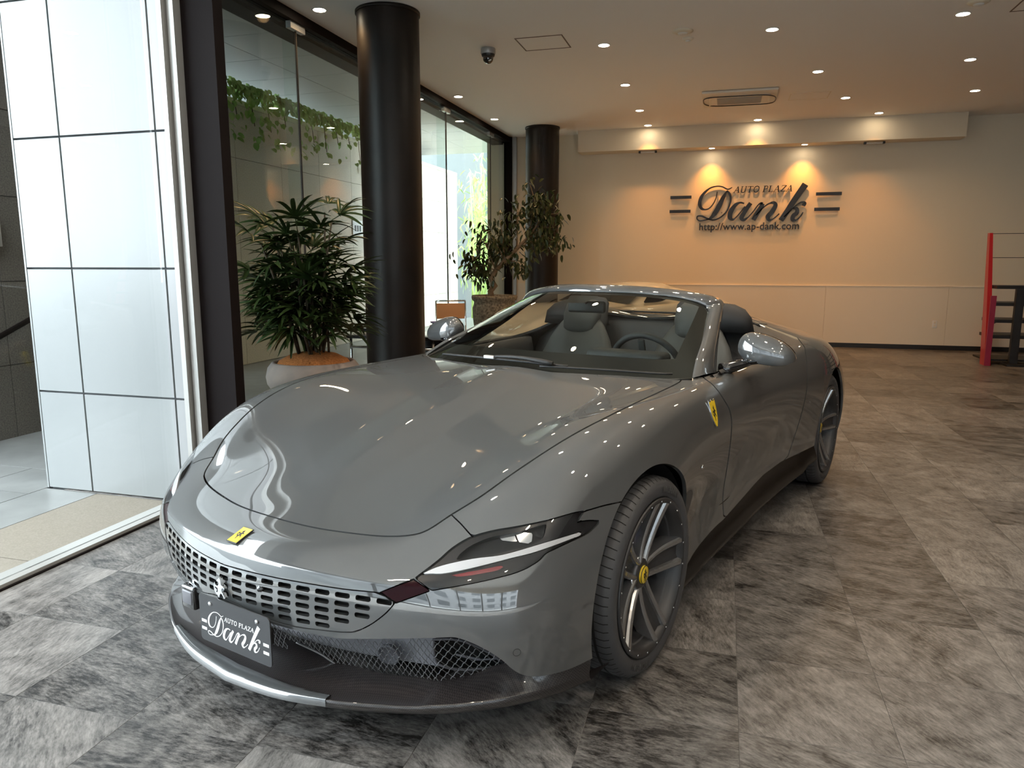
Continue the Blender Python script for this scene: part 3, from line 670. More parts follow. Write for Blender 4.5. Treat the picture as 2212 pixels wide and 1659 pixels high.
for _ in range(2):
    lv, _n, _q = subdiv(CP, CF, 1, CREASE); lv, _n, _q = subdiv(CP, CF, 3, CREASE); CP = CP + .75 * (CV - lv[:len(CV)])
SV, SN, SQ = subdiv(CP, CF, 4, CREASE)

# ---------------------------------------------------------------- cutting the skin into panels
class Skin:
    def __init__(s, V, N, F): s.V, s.N, s.F = V, N, F                # F: list of index tuples
    def poly_cut(s, f):
        """split by the sign of f (per vertex): returns (positive part, negative part)"""
        V, N = [], []; n0 = len(s.V); pos, neg = [], []; cache = {}
        def cutv(a, b):
            k = (a, b) if a < b else (b, a)
            if k not in cache:
                i, j = k; t = f[i] / (f[i] - f[j]); cache[k] = n0 + len(V); V.append(s.V[i] * (1 - t) + s.V[j] * t); n = s.N[i] * (1 - t) + s.N[j] * t; N.append(n / (np.linalg.norm(n) + 1e-12))
            return cache[k]
        sg = f >= 0
        flat, ln = s.flat(); st = np.concatenate([[0], np.cumsum(ln)[:-1]]); cnt = np.add.reduceat(sg[flat].astype(int), st) if len(flat) else np.zeros(0, int)
        F = s.F; pos = [F[i] for i in np.where(cnt == ln)[0]]; neg = [F[i] for i in np.where(cnt == 0)[0]]
        for pi in np.where((cnt > 0) & (cnt < ln))[0]:
            p = F[pi]; A, B = [], []; n = len(p)
            for q in range(n):
                a, b = p[q], p[(q + 1) % n]
                (A if sg[a] else B).append(a)
                if sg[a] != sg[b]: c = cutv(a, b); A.append(c); B.append(c)
            if len(A) > 2: pos.append(tuple(A))
            if len(B) > 2: neg.append(tuple(B))
        V = np.concatenate([s.V, np.array(V).reshape(-1, 3)]); N = np.concatenate([s.N, np.array(N).reshape(-1, 3)])
        return Skin(V, N, pos).compact(), Skin(V, N, neg).compact()
    def compact(s):
        if not s.F: return Skin(np.zeros((0, 3)), np.zeros((0, 3)), [])
        flat, ln = s.flat(); u = np.unique(flat); mp = np.full(len(s.V), -1); mp[u] = np.arange(len(u)); g = mp[flat].tolist(); out = []; k = 0
        for n in ln.tolist(): out.append(tuple(g[k:k + n])); k += n
        return Skin(s.V[u], s.N[u], out)
    def flat(s):
        import itertools
        return np.fromiter(itertools.chain.from_iterable(s.F), dtype=np.int64), np.fromiter(map(len, s.F), dtype=np.int64, count=len(s.F))
    def keep(s, fun): return s.poly_cut(fun(s.V))[0] if s.F else s
    def cut(s, fun, gap=.0):
        """panel inside / outside of fun>0 with an open gap between them"""
        a = s.keep(lambda V: fun(V) - gap / 2); b = s.keep(lambda V: -fun(V) - gap / 2); return a, b
    def sides(s):
        if not s.F: return s, s
        L = [p for p in s.F if s.V[p[0], 0] > 0]; R = [p for p in s.F if s.V[p[0], 0] <= 0]
        return Skin(s.V, s.N, L).compact(), Skin(s.V, s.N, R).compact()
    def offset(s, d): return Skin(s.V - s.N * d, s.N, s.F)
    def flipped(s): return Skin(s.V, -s.N, [tuple(reversed(p)) for p in s.F])
    def build(s, name, m, parent=car, edge=.014, edge_mat=None):
        V, F, N = s.V, list(s.F), list(s.N); ns = len(F)
        if edge and F:
            cnt = {}
            for p in F:
                for a, b in zip(p, p[1:] + p[:1]): cnt[(a, b)] = 1
            bd = [(a, b) for (a, b) in cnt if (b, a) not in cnt]
            if bd:
                V = list(V); top = {}; bot = {}
                nrm = {}
                for a, b in bd:
                    t = s.V[b] - s.V[a]; nn = np.cross(t, s.N[a]); L_ = np.linalg.norm(nn)
                    if L_ > 1e-12:
                        nn /= L_; nrm[a] = nrm.get(a, 0) + nn; nrm[b] = nrm.get(b, 0) + nn
                def g(i, d, dep):
                    if i not in d:
                        d[i] = len(V); V.append(s.V[i] - s.N[i] * dep); n = nrm.get(i, s.N[i]); n = n / (np.linalg.norm(n) + 1e-12); N.append(n)
                    return d[i]
                for a, b in bd: F.append((g(b, top, 0), g(a, top, 0), g(a, bot, edge), g(b, bot, edge)))
        me = bpy.data.meshes.new(name); me.from_pydata([tuple(v) for v in V], [], [tuple(int(i) for i in p) for p in F]); me.update()
        me.polygons.foreach_set('use_smooth', [True] * len(F))
        me.normals_split_custom_set_from_vertices([tuple(n) for n in N])
        return link(name, me, m, parent)
def sd_poly(P, poly):
    """signed distance of 2-D points to a closed polygon, positive inside"""
    P = np.asarray(P, float); Q = np.array(poly, float); d = np.full(len(P), 1e18); ins = np.zeros(len(P), bool)
    for a, b in zip(Q, np.roll(Q, -1, 0)):
        e = b - a; w = P - a; t = np.clip((w @ e) / (e @ e + 1e-12), 0, 1); dd = ((w - t[:, None] * e) ** 2).sum(1); d = np.minimum(d, dd)
        c = (a[1] > P[:, 1]) != (b[1] > P[:, 1]); xx = (b[0] - a[0]) * (P[:, 1] - a[1]) / (b[1] - a[1] + 1e-18) + a[0]; ins ^= c & (P[:, 0] < xx)
    d = np.sqrt(d); return np.where(ins, d, -d)
def smooth_poly(pts, n=8, closed=True, sharp=()):
    """Catmull-Rom through pts; indices in sharp stay corners"""
    P = [np.array(p, float) for p in pts]; m = len(P); out = []
    for i in range(m if closed else m - 1):
        p1, p2 = P[i], P[(i + 1) % m]; p0 = P[(i - 1) % m] if (closed or i > 0) else p1; p3 = P[(i + 2) % m] if (closed or i < m - 2) else p2
        if i in sharp: p0 = p1 * 2 - p2
        if (i + 1) % m in sharp: p3 = p2 * 2 - p1
        for k in range(n):
            t = k / n; out.append(.5 * ((2 * p1) + (-p0 + p2) * t + (2 * p0 - 5 * p1 + 4 * p2 - p3) * t * t + (-p0 + 3 * p1 - 3 * p2 + p3) * t ** 3))
    if not closed: out.append(P[-1])
    return [tuple(p) for p in out]
def pxf(poly, guard=None):
    """field from an outline traced on the photograph's near half of the car, mirrored to the other half; metres"""
    def fun(V):
        W_ = V.copy(); W_[:, 0] = np.abs(W_[:, 0]); p, Z = to_px(W_); f = sd_poly(p, poly) * Z / FPX
        if guard is not None: f = np.where(guard(W_), f, -np.abs(f) - .02)
        return f
    return fun
skin = Skin(SV, SN, [tuple(q) for q in SQ.tolist()])
INNER = skin.offset(.022)
GAP = .0042
front = lambda V: V[:, 1] < -.15
# outlines traced on the photograph (2212 x 1659 frame)
HOOD = smooth_poly([(540, 1098), (587, 1116), (667, 1137), (747, 1150), (827, 1158), (885, 1156), (923, 1145), (974, 1112), (1040, 1071), (1120, 1014), (1227, 945), (1334, 889), (1430, 844), (1459, 830), (1471, 821), (1466, 812), (1462, 770), (1000, 700), (480, 850), (400, 1020)], 6, sharp=(16, 17, 18, 19))
LAMP = smooth_poly([(896.5, 1248), (945, 1211), (977, 1183), (1018, 1159), (1069, 1145), (1116, 1137), (1180, 1124), (1237, 1108), (1268, 1102), (1257, 1111), (1248, 1128), (1268, 1124), (1294, 1124), (1293, 1131), (1275, 1148), (1256, 1159), (1205, 1183), (1180, 1195), (1164, 1211), (1132, 1230), (1094, 1243), (1021, 1260), (930, 1276)], 4, sharp=(0, 8, 10, 12, 13, 22))
MAROON = [(819, 1280), (893, 1250), (928, 1276.5), (855, 1303)]
GRILLE = smooth_poly([(300, 1160), (407, 1197), (565, 1241), (720, 1269), (790, 1277), (820, 1280), (853, 1302), (835, 1323), (807, 1345), (782, 1359), (755, 1366), (700, 1362), (638, 1354), (592, 1342), (546, 1324), (484, 1292), (300, 1220)], 5, sharp=(0, 5, 6, 16))
BELOW = smooth_poly([(330, 1238), (480, 1300), (590, 1348), (700, 1374), (765, 1380), (925, 1378), (971, 1376), (993, 1379), (1025, 1391), (1061, 1410), (1090, 1430), (1101, 1441), (1115, 1451), (1134, 1459), (1161, 1461), (1202, 1453.6), (1242, 1440), (1300, 1411), (1330, 1700), (200, 1700)], 4, sharp=(0, 10, 11, 17, 18, 19))
BUMP = [(930, 1080), (974, 1111), (996, 1132), (1018, 1157), (1069, 1152), (1180, 1135), (1237, 1118), (1266, 1103), (1306, 1091.5), (1351, 1082), (1430, 1056), (1430, 1700), (150, 1700), (150, 900), (500, 900), (700, 1060)]
DOOR = smooth_poly([(1505, 790), (1518, 814), (1536, 828), (1552, 846), (1565, 866), (1575, 884), (1580, 908), (1579, 940), (1575, 976), (1569, 1017), (1563, 1053), (1561, 1082), (1563, 1116), (1596, 1110), (1680, 1010), (1702, 985), (1715, 945), (1728, 905), (1738, 865), (1743, 834), (1743, 793), (1738, 750), (1700, 700), (1560, 700)], 4, sharp=(0, 12, 13, 15, 21, 22, 23))
SILL = [(1440, 1262), (1482, 1224), (1504, 1192), (1564, 1120), (1596, 1084), (1629, 1046), (1649, 1025), (1687, 997), (1704, 989), (1760, 962), (1900, 1000), (1800, 1400), (1440, 1400)]
CABIN = [(0, .535), (.2, .550), (.4, .602), (.55, .665), (.66, .730), (.735, .80), (.776, .88), (.79, 1.0), (.80, 1.3), (.808, 1.65), (.795, 1.86), (.74, 1.96), (.5, 1.99), (0, 2.0), (-.5, 1.99), (-.5, .5)]
mid = lambda V: (V[:, 1] > .2) & (V[:, 1] < 2.45) & (V[:, 2] < .5)
INNER = INNER.keep(lambda V: -sd_poly(np.stack([np.abs(V[:, 0]), V[:, 1]], 1), CABIN) - .02 + np.where(V[:, 2] < .8, 9, 0)).keep(lambda V: np.hypot(V[:, 1] + .025, V[:, 2] - .325) - .42).keep(lambda V: np.hypot(V[:, 1] - 2.67, V[:, 2] - .345) - .41)
arch_f = lambda V: np.hypot(V[:, 1] + .025, V[:, 2] - .325) - .402
arch_r = lambda V: np.hypot(V[:, 1] - 2.67, V[:, 2] - .345) - .398
skin = skin.keep(arch_f).keep(arch_r)
skin = skin.keep(lambda V: -sd_poly(np.stack([np.abs(V[:, 0]), V[:, 1]], 1), CABIN) + np.where(V[:, 2] < .8, 9, 0))
skin = skin.keep(lambda V: -pxf(BELOW, lambda W_: (W_[:, 1] < -.3))(V))
skin = skin.keep(lambda V: -pxf(SILL, mid)(V))
hood, rest = skin.cut(pxf(HOOD, lambda W_: (W_[:, 1] < .95) & (W_[:, 2] > .5)), GAP)
grille_skin, rest = rest.cut(pxf(GRILLE, front), .003)
lamp, rest = rest.cut(pxf(LAMP, front), .003)
maroon, rest = rest.cut(pxf(MAROON, front), .003)
bumper, rest = rest.cut(pxf(BUMP, lambda W_: W_[:, 1] < -.1), GAP)
door, rest = rest.cut(pxf(DOOR, lambda W_: (W_[:, 1] > .3) & (W_[:, 1] < 2.3)), GAP)
fender = rest.keep(lambda V: 1.4 - V[:, 1]); tail = rest.keep(lambda V: V[:, 1] - 1.4)
hood.build('bonnet', 'car_paint')
bumper.build('front_bumper', 'car_paint', edge=.03)
for f in fender.sides(): f.build('front_fender', 'car_paint')
tail.build('rear_body', 'car_paint')
DOORS = []
for f in door.sides(): DOORS.append(f.build('door', 'car_paint'))
INNER.keep(lambda V: (V[:, 2] - .385 + np.where(np.abs(V[:, 0]) > .62, .0, -.0)) + np.where(V[:, 1] < -.42, 0, 9)).build('inner_shell', 'void_black', edge=0)

# ---------------------------------------------------------------- front face as a height field y(x,z), from the skin
fm = (SV[:, 1] < -.45) & (np.abs(SV[:, 0]) < .62) & (SV[:, 2] < .53) & (SV[:, 2] > .22) & (SN[:, 1] < -.5)
def fbasis(x, z):
    x2 = np.asarray(x, float) ** 2; z = np.asarray(z, float) - .4; one = np.ones_like(x2)
    return np.stack([one, x2, x2 ** 2, x2 ** 3, z, z * x2, z * x2 ** 2, z * z, z * z * x2, z ** 3], -1)
fco = np.linalg.lstsq(fbasis(SV[fm, 0], SV[fm, 2]), SV[fm, 1], rcond=None)[0]
fy = lambda x, z: fbasis(x, z) @ fco
def fnorm(x, z):
    e = 1e-3; dx = (fy(x + e, z) - fy(x - e, z)) / (2 * e); dz = (fy(x, z + e) - fy(x, z - e)) / (2 * e); n = np.stack([dx, -np.ones_like(dx), dz], -1); return n / np.linalg.norm(n, axis=-1, keepdims=True)
# grille: body-coloured panel with rounded slots
PX_, PZ_ = .0580, .0240
gtop = lambda x: .474 - .05 * x * x
def grille():
    V, F, N = [], [], []; W_, Wf, Wn = [], [], []
    hole = []
    hw, hh, rr = .0210, .0072, .005
    for (cx_, cz_, a0) in ((hw - rr, hh - rr, 0), (-hw + rr, hh - rr, 90), (-hw + rr, -hh + rr, 180), (hw - rr, -hh + rr, 270)):
        for a in (0, 45, 90): hole.append((cx_ + rr * math.cos(rad(a0 + a)), cz_ + rr * math.sin(rad(a0 + a))))
    ow, oh = PX_ / 2, PZ_ / 2
    outer = [(ow, oh * .5), (ow, oh), (ow * .6, oh), (-ow * .6, oh), (-ow, oh), (-ow, oh * .5), (-ow, -oh * .5), (-ow, -oh), (-ow * .6, -oh), (ow * .6, -oh), (ow, -oh), (ow, -oh * .5)]
    def P(x, z, d=.0): y = fy(x, z); n = fnorm(x, z); return np.array([x, y, z]) - n * (d + .0015), n
    k = 0
    for i in range(-10, 11):
        for j in range(-2, 9):
            x0 = i * PX_ + (PX_ * .16 * j if i >= 0 else -PX_ * .16 * j) * 0 ; z0 = gtop(x0) - .012 - j * PZ_
            q, Z = to_px(np.array([[abs(x0), float(fy(abs(x0), z0)), z0]])); inside = sd_poly(q, GRILLE)[0] * Z[0] / FPX
            zt = lambda dx: gtop(x0 + dx) - gtop(x0)
            base = len(V)
            if inside > .0135:
                for (dx, dz) in outer: p, n = P(x0 + dx, z0 + dz + zt(dx)); V.append(p); N.append(n)
                for (dx, dz) in hole: p, n = P(x0 + dx, z0 + dz + zt(dx)); V.append(p); N.append(n)
                for a in range(12): b = (a + 1) % 12; F.append((base + a, base + b, base + 12 + b, base + 12 + a))
                wb_ = len(W_)
                for d in (.0, .030):
                    for (dx, dz) in hole: p, n = P(x0 + dx, z0 + dz + zt(dx), d); W_.append(p)
                for a in range(12): b = (a + 1) % 12; Wf.append((wb_ + a, wb_ + b, wb_ + 12 + b, wb_ + 12 + a))
            else:
                for a in range(3):
                    for b in range(3): p, n = P(x0 + (a - 1) * ow, z0 + (b - 1) * oh + zt((a - 1) * ow)); V.append(p); N.append(n)
                for a in range(2):
                    for b in range(2): F.append((base + a * 3 + b, base + a * 3 + 3 + b, base + a * 3 + 4 + b, base + a * 3 + 1 + b))
    s = Skin(np.array(V), np.array(N), F)
    # weld
    key = {}; mp = np.zeros(len(V), int)
    for i, v in enumerate(V): mp[i] = key.setdefault(tuple(np.round(v, 5)), i)
    s.F = [tuple(mp[list(p)]) for p in F]; s = s.compact()
    return s, W_, Wf
gs, GW, GWf = grille()
gs, _ = gs.cut(pxf(GRILLE, front), .004)
grl = gs.build('grille', 'car_paint', edge=.012)
MB().add(GW, GWf, True).build('slot_walls', 'black_matt', grl, fix=False)
bk = grille_skin.offset(.042); bk.build('grille_backing', 'void_black', grl, edge=0)
# ================================================================ CAR: FRONT DETAILS
mat('lamp_dark', (.012, .012, .013), .3, spec=.3)
mat('lamp_bar', (.52, .52, .53), .28, coat=.4)
mat('lamp_chrome', (.75, .76, .78), .10, metal=1.0)
mat('reflection_red', (.16, .010, .014), .25, coat=1)
mat('maroon_glass', (.014, .002, .0035), .25, spec=.12)
glass_mat('clear_lens', (.97, .98, .99), 0.0, 1.5)
mat('chrome', (.80, .81, .83), .09, metal=1.0)
mat('badge_yellow', (.80, .56, .02), .35, coat=.8)
mat('badge_black', (.01, .01, .01), .4)
mat('mesh_wire', (.16, .16, .165), .35, metal=.7)
mat('duct_grey', (.26, .26, .285), .5)
mat('sensor_grey', (.12, .12, .135), .4)
mat('plate_black', (.028, .029, .032), .5)
mat('skirt_black', (.008, .0075, .0075), .22, spec=.25)
mat('print_white', (.80, .80, .80), .5)
BAR = smooth_poly([(905, 1240), (949, 1221), (1021, 1205), (1085, 1197), (1164, 1175), (1243, 1152), (1258, 1146), (1256, 1157), (1164, 1190), (1101, 1206), (1021, 1226), (958, 1238), (930, 1238)], 4, sharp=(0, 6, 7))
RED = smooth_poly([(972, 1242), (1000, 1236), (1040, 1229), (1088, 1220), (1078, 1230), (1050, 1236), (1020, 1241), (990, 1244)], 3)
POCKET = smooth_poly([(985, 1207), (1010, 1180), (1060, 1158), (1120, 1147), (1176, 1131), (1180, 1140), (1165, 1168), (1090, 1190), (1030, 1200)], 4)
def side_parts(sk):
    for f in sk.sides():
        if f.F: yield f
for sd_ in lamp.sides():
    hl = None
    bar, shell = sd_.cut(pxf(BAR, front), .002)
    pocket, shell2 = shell.cut(pxf(POCKET, front), 0)
    red, shell2 = shell2.cut(pxf(RED, front), 0)
    hl = shell2.offset(.006).build('headlight', 'lamp_dark', edge=.02)
    bar.offset(.003).build('light_bar', 'lamp_bar', hl, edge=.012)
    # recessed pocket with two lens blocks
    pocket.offset(.040).build('reflector_bowl', 'lamp_dark', hl, edge=0)
    wall_ = pocket.offset(.006)
    cnt = {}
    for p in wall_.F:
        for a, b in zip(p, p[1:] + p[:1]): cnt[(a, b)] = 1
    bd = [(a, b) for (a, b) in cnt if (b, a) not in cnt]; m = MB()
    for a, b in bd: m.add([wall_.V[a], wall_.V[b], wall_.V[b] - wall_.N[b] * .035, wall_.V[a] - wall_.N[a] * .035], [(0, 1, 2, 3)])
    m.build('pocket_wall', 'lamp_dark', hl, fix=False)
    # lens block placed from its outline on the photo
    for quad, mt, dep in (([(1078, 1146), (1108, 1143), (1118, 1166), (1080, 1161)], 'lamp_chrome', .018), ([(1112, 1145), (1152, 1147), (1150, 1172), (1122, 1167)], 'lamp_chrome', .016)):
        blk = pocket.keep(lambda V: pxf(quad, front)(V))
        if blk.F: blk.offset(dep).build('projector_lens', mt, hl, edge=.02)
    red.offset(.0055).build('red_reflection', 'reflection_red', hl, edge=.004)  # red reflection on the lower lamp glass, put in as a coloured patch
    sd_.build('lens_cover', 'clear_lens', hl, edge=0)
for f in maroon.sides(): f.offset(.004).build('corner_insert', 'maroon_glass', edge=.02)

# splitter
EDGE = [(0, -1.000, .160), (.2, -.982, .166), (.37, -.935, .173), (.49, -.880, .174), (.60, -.817, .174), (.70, -.737, .174), (.79, -.640, .174), (.870, -.520, .177), (.922, -.410, .184)]
INNR = [(0, -.800, .214), (.19, -.805, .212), (.36, -.800, .207), (.47, -.775, .205), (.57, -.720, .206), (.66, -.645, .212), (.745, -.585, .240), (.850, -.522, .246), (.928, -.412, .238)]
def full_curve(pts, n=8):
    h = smooth_poly(pts, n, closed=False); h = [np.array(p) for p in h]; return [p * np.array([-1, 1, 1]) for p in h[:0:-1]] + h
Ec, Ic = full_curve(EDGE), full_curve(INNR)
rows_ = []
for k, t in enumerate((0, .06, .14, .30, .5, .75, 1.0)):
    r = []
    for e, i in zip(Ec, Ic):
        p = e * (1 - t) + i * t; x = abs(e[0]); bow = (.018 if x < .62 else -.010 * (x - .62) / .3) * math.sin(PI * min(t * 1.2, 1)) * (1 if t > 0 else 0)
        p = p + np.array([0, 0, -bow * (1 if x < .62 else -1) * .6]); r.append(p)
    rows_.append(r)
low = [[e + np.array([0, .012, -.030]) for e in Ec], [e + np.array([0, .004, -.018]) for e in Ec]]
under = [e + np.array([0, .14, -.032]) for e in Ec]
m = MB(); m.grid([under] + low + rows_); spl = m.build('splitter', 'carbon_fibre', car)
# painted insert along the middle of the blade
ins = []
ii = [k for k, e in enumerate(Ec) if abs(e[0]) <= .372]
for dz, t in ((-.020, -.01), (.001, -.012), (.005, .02), (.0055, .12), (.004, .24), (-.004, .25)):
    r = []
    for k in ii:
        e, i = Ec[k], Ic[k]; tt = t
        if t > .2: tt = t * (1.0 - .35 * (abs(e[0]) / .372) ** 2)
        r.append(e * (1 - tt) + i * tt + np.array([0, 0, dz + (-.0 if t <= 0 else -.010 * math.sin(PI * min(tt * 1.2, 1)) * .9)]))
    ins.append(r)
MB().grid(ins).build('painted_insert', 'car_paint', spl)
# intake: grey duct behind, black corner mouths, wire mesh in front
def intake_pt(x, z, d): return np.array([x, float(fy(min(abs(x), .60), z)) + d + max(abs(x) - .60, 0) * 1.05, z])
m = MB(); G = []
for z in (.200, .24, .28, .32, .36): G.append([intake_pt(x, z, .175 - (.28 - z) * .25) for x in np.linspace(-.80, .80, 41)])
m.grid(G); m.build('intake_duct', 'duct_grey', car)
INT_TOP = [(480, 1304), (590, 1350), (700, 1376), (765, 1382), (925, 1380), (990, 1380), (1025, 1392), (1061, 1411), (1098, 1440)]
INT_POLY = INT_TOP + [(1060, 1455), (1000, 1473), (930, 1480), (870, 1478), (800, 1469), (760, 1455), (720, 1430), (690, 1410), (640, 1385), (560, 1360), (470, 1330)]
MOUTH = smooth_poly([(936, 1381), (985, 1381), (1028, 1395), (1065, 1415), (1092, 1437), (1050, 1443), (1000, 1446), (960, 1440), (940, 1425)], 4, sharp=(0, 4))
for sx in (1, -1):
    o_, pts = None, []
    for p in MOUTH:
        q = px_y(p, -.60)
        for _ in range(12): q = px_y(p, intake_pt(q[0], q[2], .10)[1])
        q[0] *= sx; pts.append(q)
    c0 = np.mean(pts, 0); m = MB(); k = len(pts); nrm_ = np.array([0, .06, 0])
    m.add(pts + [q + nrm_ for q in pts], [tuple(range(k, 2 * k))] + [(i, (i + 1) % k, k + (i + 1) % k, k + i) for i in range(k)])
    cd = m.build('corner_duct', 'void_black', car)
    MB().tube(pts, .004, 6, closed=True).build('duct_rim', 'sensor_grey', cd)
    q = px_y((840, 1413), -.7)
    for _ in range(12): q = px_y((840, 1413), intake_pt(q[0], q[2], .135)[1])
    q[0] *= sx; nn = fnorm(np.array(min(abs(q[0]), .55)) * sx, np.array(.27)); rot = Vector(nn).to_track_quat('Z', 'Y').to_euler()
    MB().lathe([(.036, -.004), (.036, .004), (.032, .006), (.030, .003), (.0005, .003)], 28).lathe([(.022, .0035), (.021, -.02), (.0005, -.02)], 24).build('tow_eye_cover', 'sensor_grey', car, tuple(q), rot)
wires = MB(); d_ = .0185; h_ = .0150; nseg = 0
def in_mouth(x, z):
    y = intake_pt(abs(x), z, .075); q, Z = to_px(np.array([y])); return sd_poly(q, INT_POLY)[0] > 1.0 or (abs(x) < .12 and .215 < z < .345)
for i in range(-44, 45):
    for j in range(0, 13):
        x0, z0 = i * d_ + (d_ / 2 if j % 2 else 0), .182 + j * h_ * .95
        for s in (1, -1):
            x1, z1 = x0 + s * d_ / 2, z0 + h_ * .95
            if in_mouth((x0 + x1) / 2, (z0 + z1) / 2):
                a, c = intake_pt(x0, z0, .075), intake_pt(x1, z1, .075); mm = (a + c) / 2
                wires.tube([a, a * .72 + c * .28 + np.array([s * .0016, 0, 0]), c * .72 + a * .28 - np.array([s * .0016, 0, 0]), c], .0013, 4, caps=False); nseg += 1
im = wires.build('intake_mesh', 'mesh_wire', car, fix=False)
rim_px = [(1098, 1440), (1060, 1456), (1000, 1474), (930, 1481), (870, 1479), (800, 1470), (760, 1456), (720, 1431), (690, 1411), (640, 1387)]; rp = []
for p in smooth_poly(rim_px, 4, closed=False):
    q = px_y(p, -.70)
    for _ in range(14): q = px_y(p, intake_pt(q[0], q[2], .073)[1])
    rp.append(q)
for sx in (1, -1): MB().tube([q * np.array([sx, 1, 1]) for q in rp], .0035, 6).build('mesh_rim', 'mesh_wire', im)
def on_skin(p, sk):
    """nearest skin vertex along a photo ray, near half of the car"""
    o, v = px_ray(p); W_ = sk.V - o; t = W_ @ v; d = np.linalg.norm(W_ - t[:, None] * v, axis=1); k = np.argsort(d)[:6]; k = k[np.argmin(t[k])]; n = sk.N[k]; P = sk.V[k]
    tt = ((P - o) @ n) / (v @ n); return o + v * tt, n
q, n = on_skin((1116, 1409), bumper)
for sx in (1, -1):
    M_ = np.array([sx, 1, 1]); MB().tube([(.0105 * math.cos(t), .0105 * math.sin(t), .0004) for t in np.linspace(0, 2 * PI, 21)[:-1]], .0009, 5, closed=True).build('parking_sensor', 'black_matt', car, tuple(q * M_), Vector(n * M_).to_track_quat('Z', 'Y').to_euler())
q, n = on_skin((1517, 1009), fender)
for sx in (1, -1):
    M_ = np.array([sx, 1, 1]); MB().lathe([(.0005, .006), (.006, .005), (.009, .002), (.010, -.003)], 16).build('side_marker', 'chrome', car, tuple(q * M_), Vector(n * M_).to_track_quat('Z', 'Y').to_euler())

# ---------------------------------------------------------------- badges
HORSE = [(.42, .02), (.50, .02), (.47, .16), (.50, .30), (.58, .38), (.66, .36), (.80, .22), (.84, .25), (.74, .40), (.66, .46), (.64, .52), (.70, .60), (.82, .56), (.86, .60), (.74, .68), (.66, .68), (.62, .76), (.60, .88), (.52, .97), (.49, .90), (.40, .86), (.34, .80), (.38, .77), (.46, .79), (.48, .70), (.40, .62), (.28, .62), (.20, .68), (.17, .65), (.26, .55), (.38, .54), (.40, .44), (.34, .36), (.26, .40), (.20, .52), (.26, .64), (.20, .72), (.12, .58), (.16, .40), (.26, .30), (.36, .28), (.40, .14)]
def horse(mb, c, s, h, M, asp=.8): mb.prism([(c[0] + (p[0] - .5) * s * asp, c[1] + (p[1] - .5) * s) for p in HORSE], h, M)
# nose badge, upright rectangle lying on the slope
bc = np.array([0, -.917, .0]); kz = np.argmin(np.abs(SV[:, 0]) + np.abs(SV[:, 1] + .917) * 3 + np.where(SV[:, 2] < .5, 9, 0)); bn = SN[kz]; bp_ = SV[kz]
up_ = np.array([0, bn[2], -bn[1]]); up_ /= np.linalg.norm(up_)
Mb = Matrix(((1, up_[0], bn[0], bp_[0] + bn[0] * .001), (0, up_[1], bn[1], bp_[1] + bn[1] * .001), (0, up_[2], bn[2], bp_[2] + bn[2] * .001), (0, 0, 0, 1)))
nb = MB().prism([(-.024, -.034), (.024, -.034), (.024, .034), (-.024, .034)], .003, Mb).build('nose_badge', 'badge_black', car)
MB().prism([(-.0215, -.0315), (.0215, -.0315), (.0215, .0315), (-.0215, .0315)], .0038, Mb).build('enamel', 'badge_yellow', nb)
hb = MB(); horse(hb, (0, .002), .042, .0044, Mb); hb.build('emblem', 'badge_black', nb)
# silver emblem standing on the grille
gp = np.array([0, float(fy(0, .43)) - .004, .43]); Mg = Matrix(((1, 0, 0, gp[0]), (0, 0, -1, gp[1]), (0, 1, 0, gp[2]), (0, 0, 0, 1)))
ge = MB(); horse(ge, (0, 0), .085, .010, Mg, .85); ge.build('grille_emblem', 'chrome', car)
# camera eye in the grille
xq = .145; q = np.array([xq, float(fy(xq, .457)) + .004, .457]); MB().lathe([(.0005, .006), (.006, .005), (.008, .002), (.012, .001), (.013, -.006)], 20).build('parking_camera', 'black_gloss', car, tuple(q), (PI / 2, 0, 0))
# shields on both fenders
SH = smooth_poly([(-.030, .050), (-.012, .046), (0, .052), (.012, .046), (.030, .050), (.031, .020), (.024, -.022), (.010, -.048), (0, -.058), (-.010, -.048), (-.024, -.022), (-.031, .020)], 3, sharp=(0, 4))
q, n = on_skin((1541, 891), fender)
for sx in (1, -1):
    nn = n * np.array([sx, 1, 1]); P_ = q * np.array([sx, 1, 1]); upv = np.array([0, 0, 1.0]); upv -= nn * (upv @ nn); upv /= np.linalg.norm(upv); rt = np.cross(upv, nn)
    Mx = Matrix([[rt[i], upv[i], nn[i], P_[i] - nn[i] * .001] for i in range(3)] + [[0, 0, 0, 1]])
    sb = MB().prism([(p[0] * 1.08, p[1] * 1.05) for p in SH], .0035, Mx).build('fender_shield', 'chrome', car)
    MB().prism([(p[0], p[1] * .98 - .001) for p in SH], .0043, Mx).build('enamel', 'badge_yellow', sb)
    hb = MB(); horse(hb, (0, -.002), .066, .0049, Mx, .72 * (1 if sx > 0 else -1)); hb.build('emblem', 'badge_black', sb)

# ---------------------------------------------------------------- number plate: dealer plate AUTO PLAZA Dank
pc = Vector((.068, -1.001, .3275)); pw, ph = .318, .148
Mp = Matrix.Translation(pc) @ Matrix.Rotation(rad(2), 4, 'Z') @ Matrix(((1, 0, 0, 0), (0, 0, -1, 0), (0, 1, 0, 0), (0, 0, 0, 1)))
def rrect(w, h, r, n=5):
    out = []
    for (cx_, cy_, a0) in ((w / 2 - r, h / 2 - r, 0), (-w / 2 + r, h / 2 - r, 90), (-w / 2 + r, -h / 2 + r, 180), (w / 2 - r, -h / 2 + r, 270)):
        for k in range(n + 1): out.append((cx_ + r * math.cos(rad(a0 + 90 * k / n)), cy_ + r * math.sin(rad(a0 + 90 * k / n))))
    return out
np_ = MB().prism(rrect(pw, ph, .012), .004, Mp).build('number_plate', 'plate_black', car)
k_ = .000226; cx0, cy0 = 1118, 330
T2 = lambda px, py: ((px - cx0) * k_ * .93, -(py - cy0) * k_ * .98 - .015)
tx = MB()
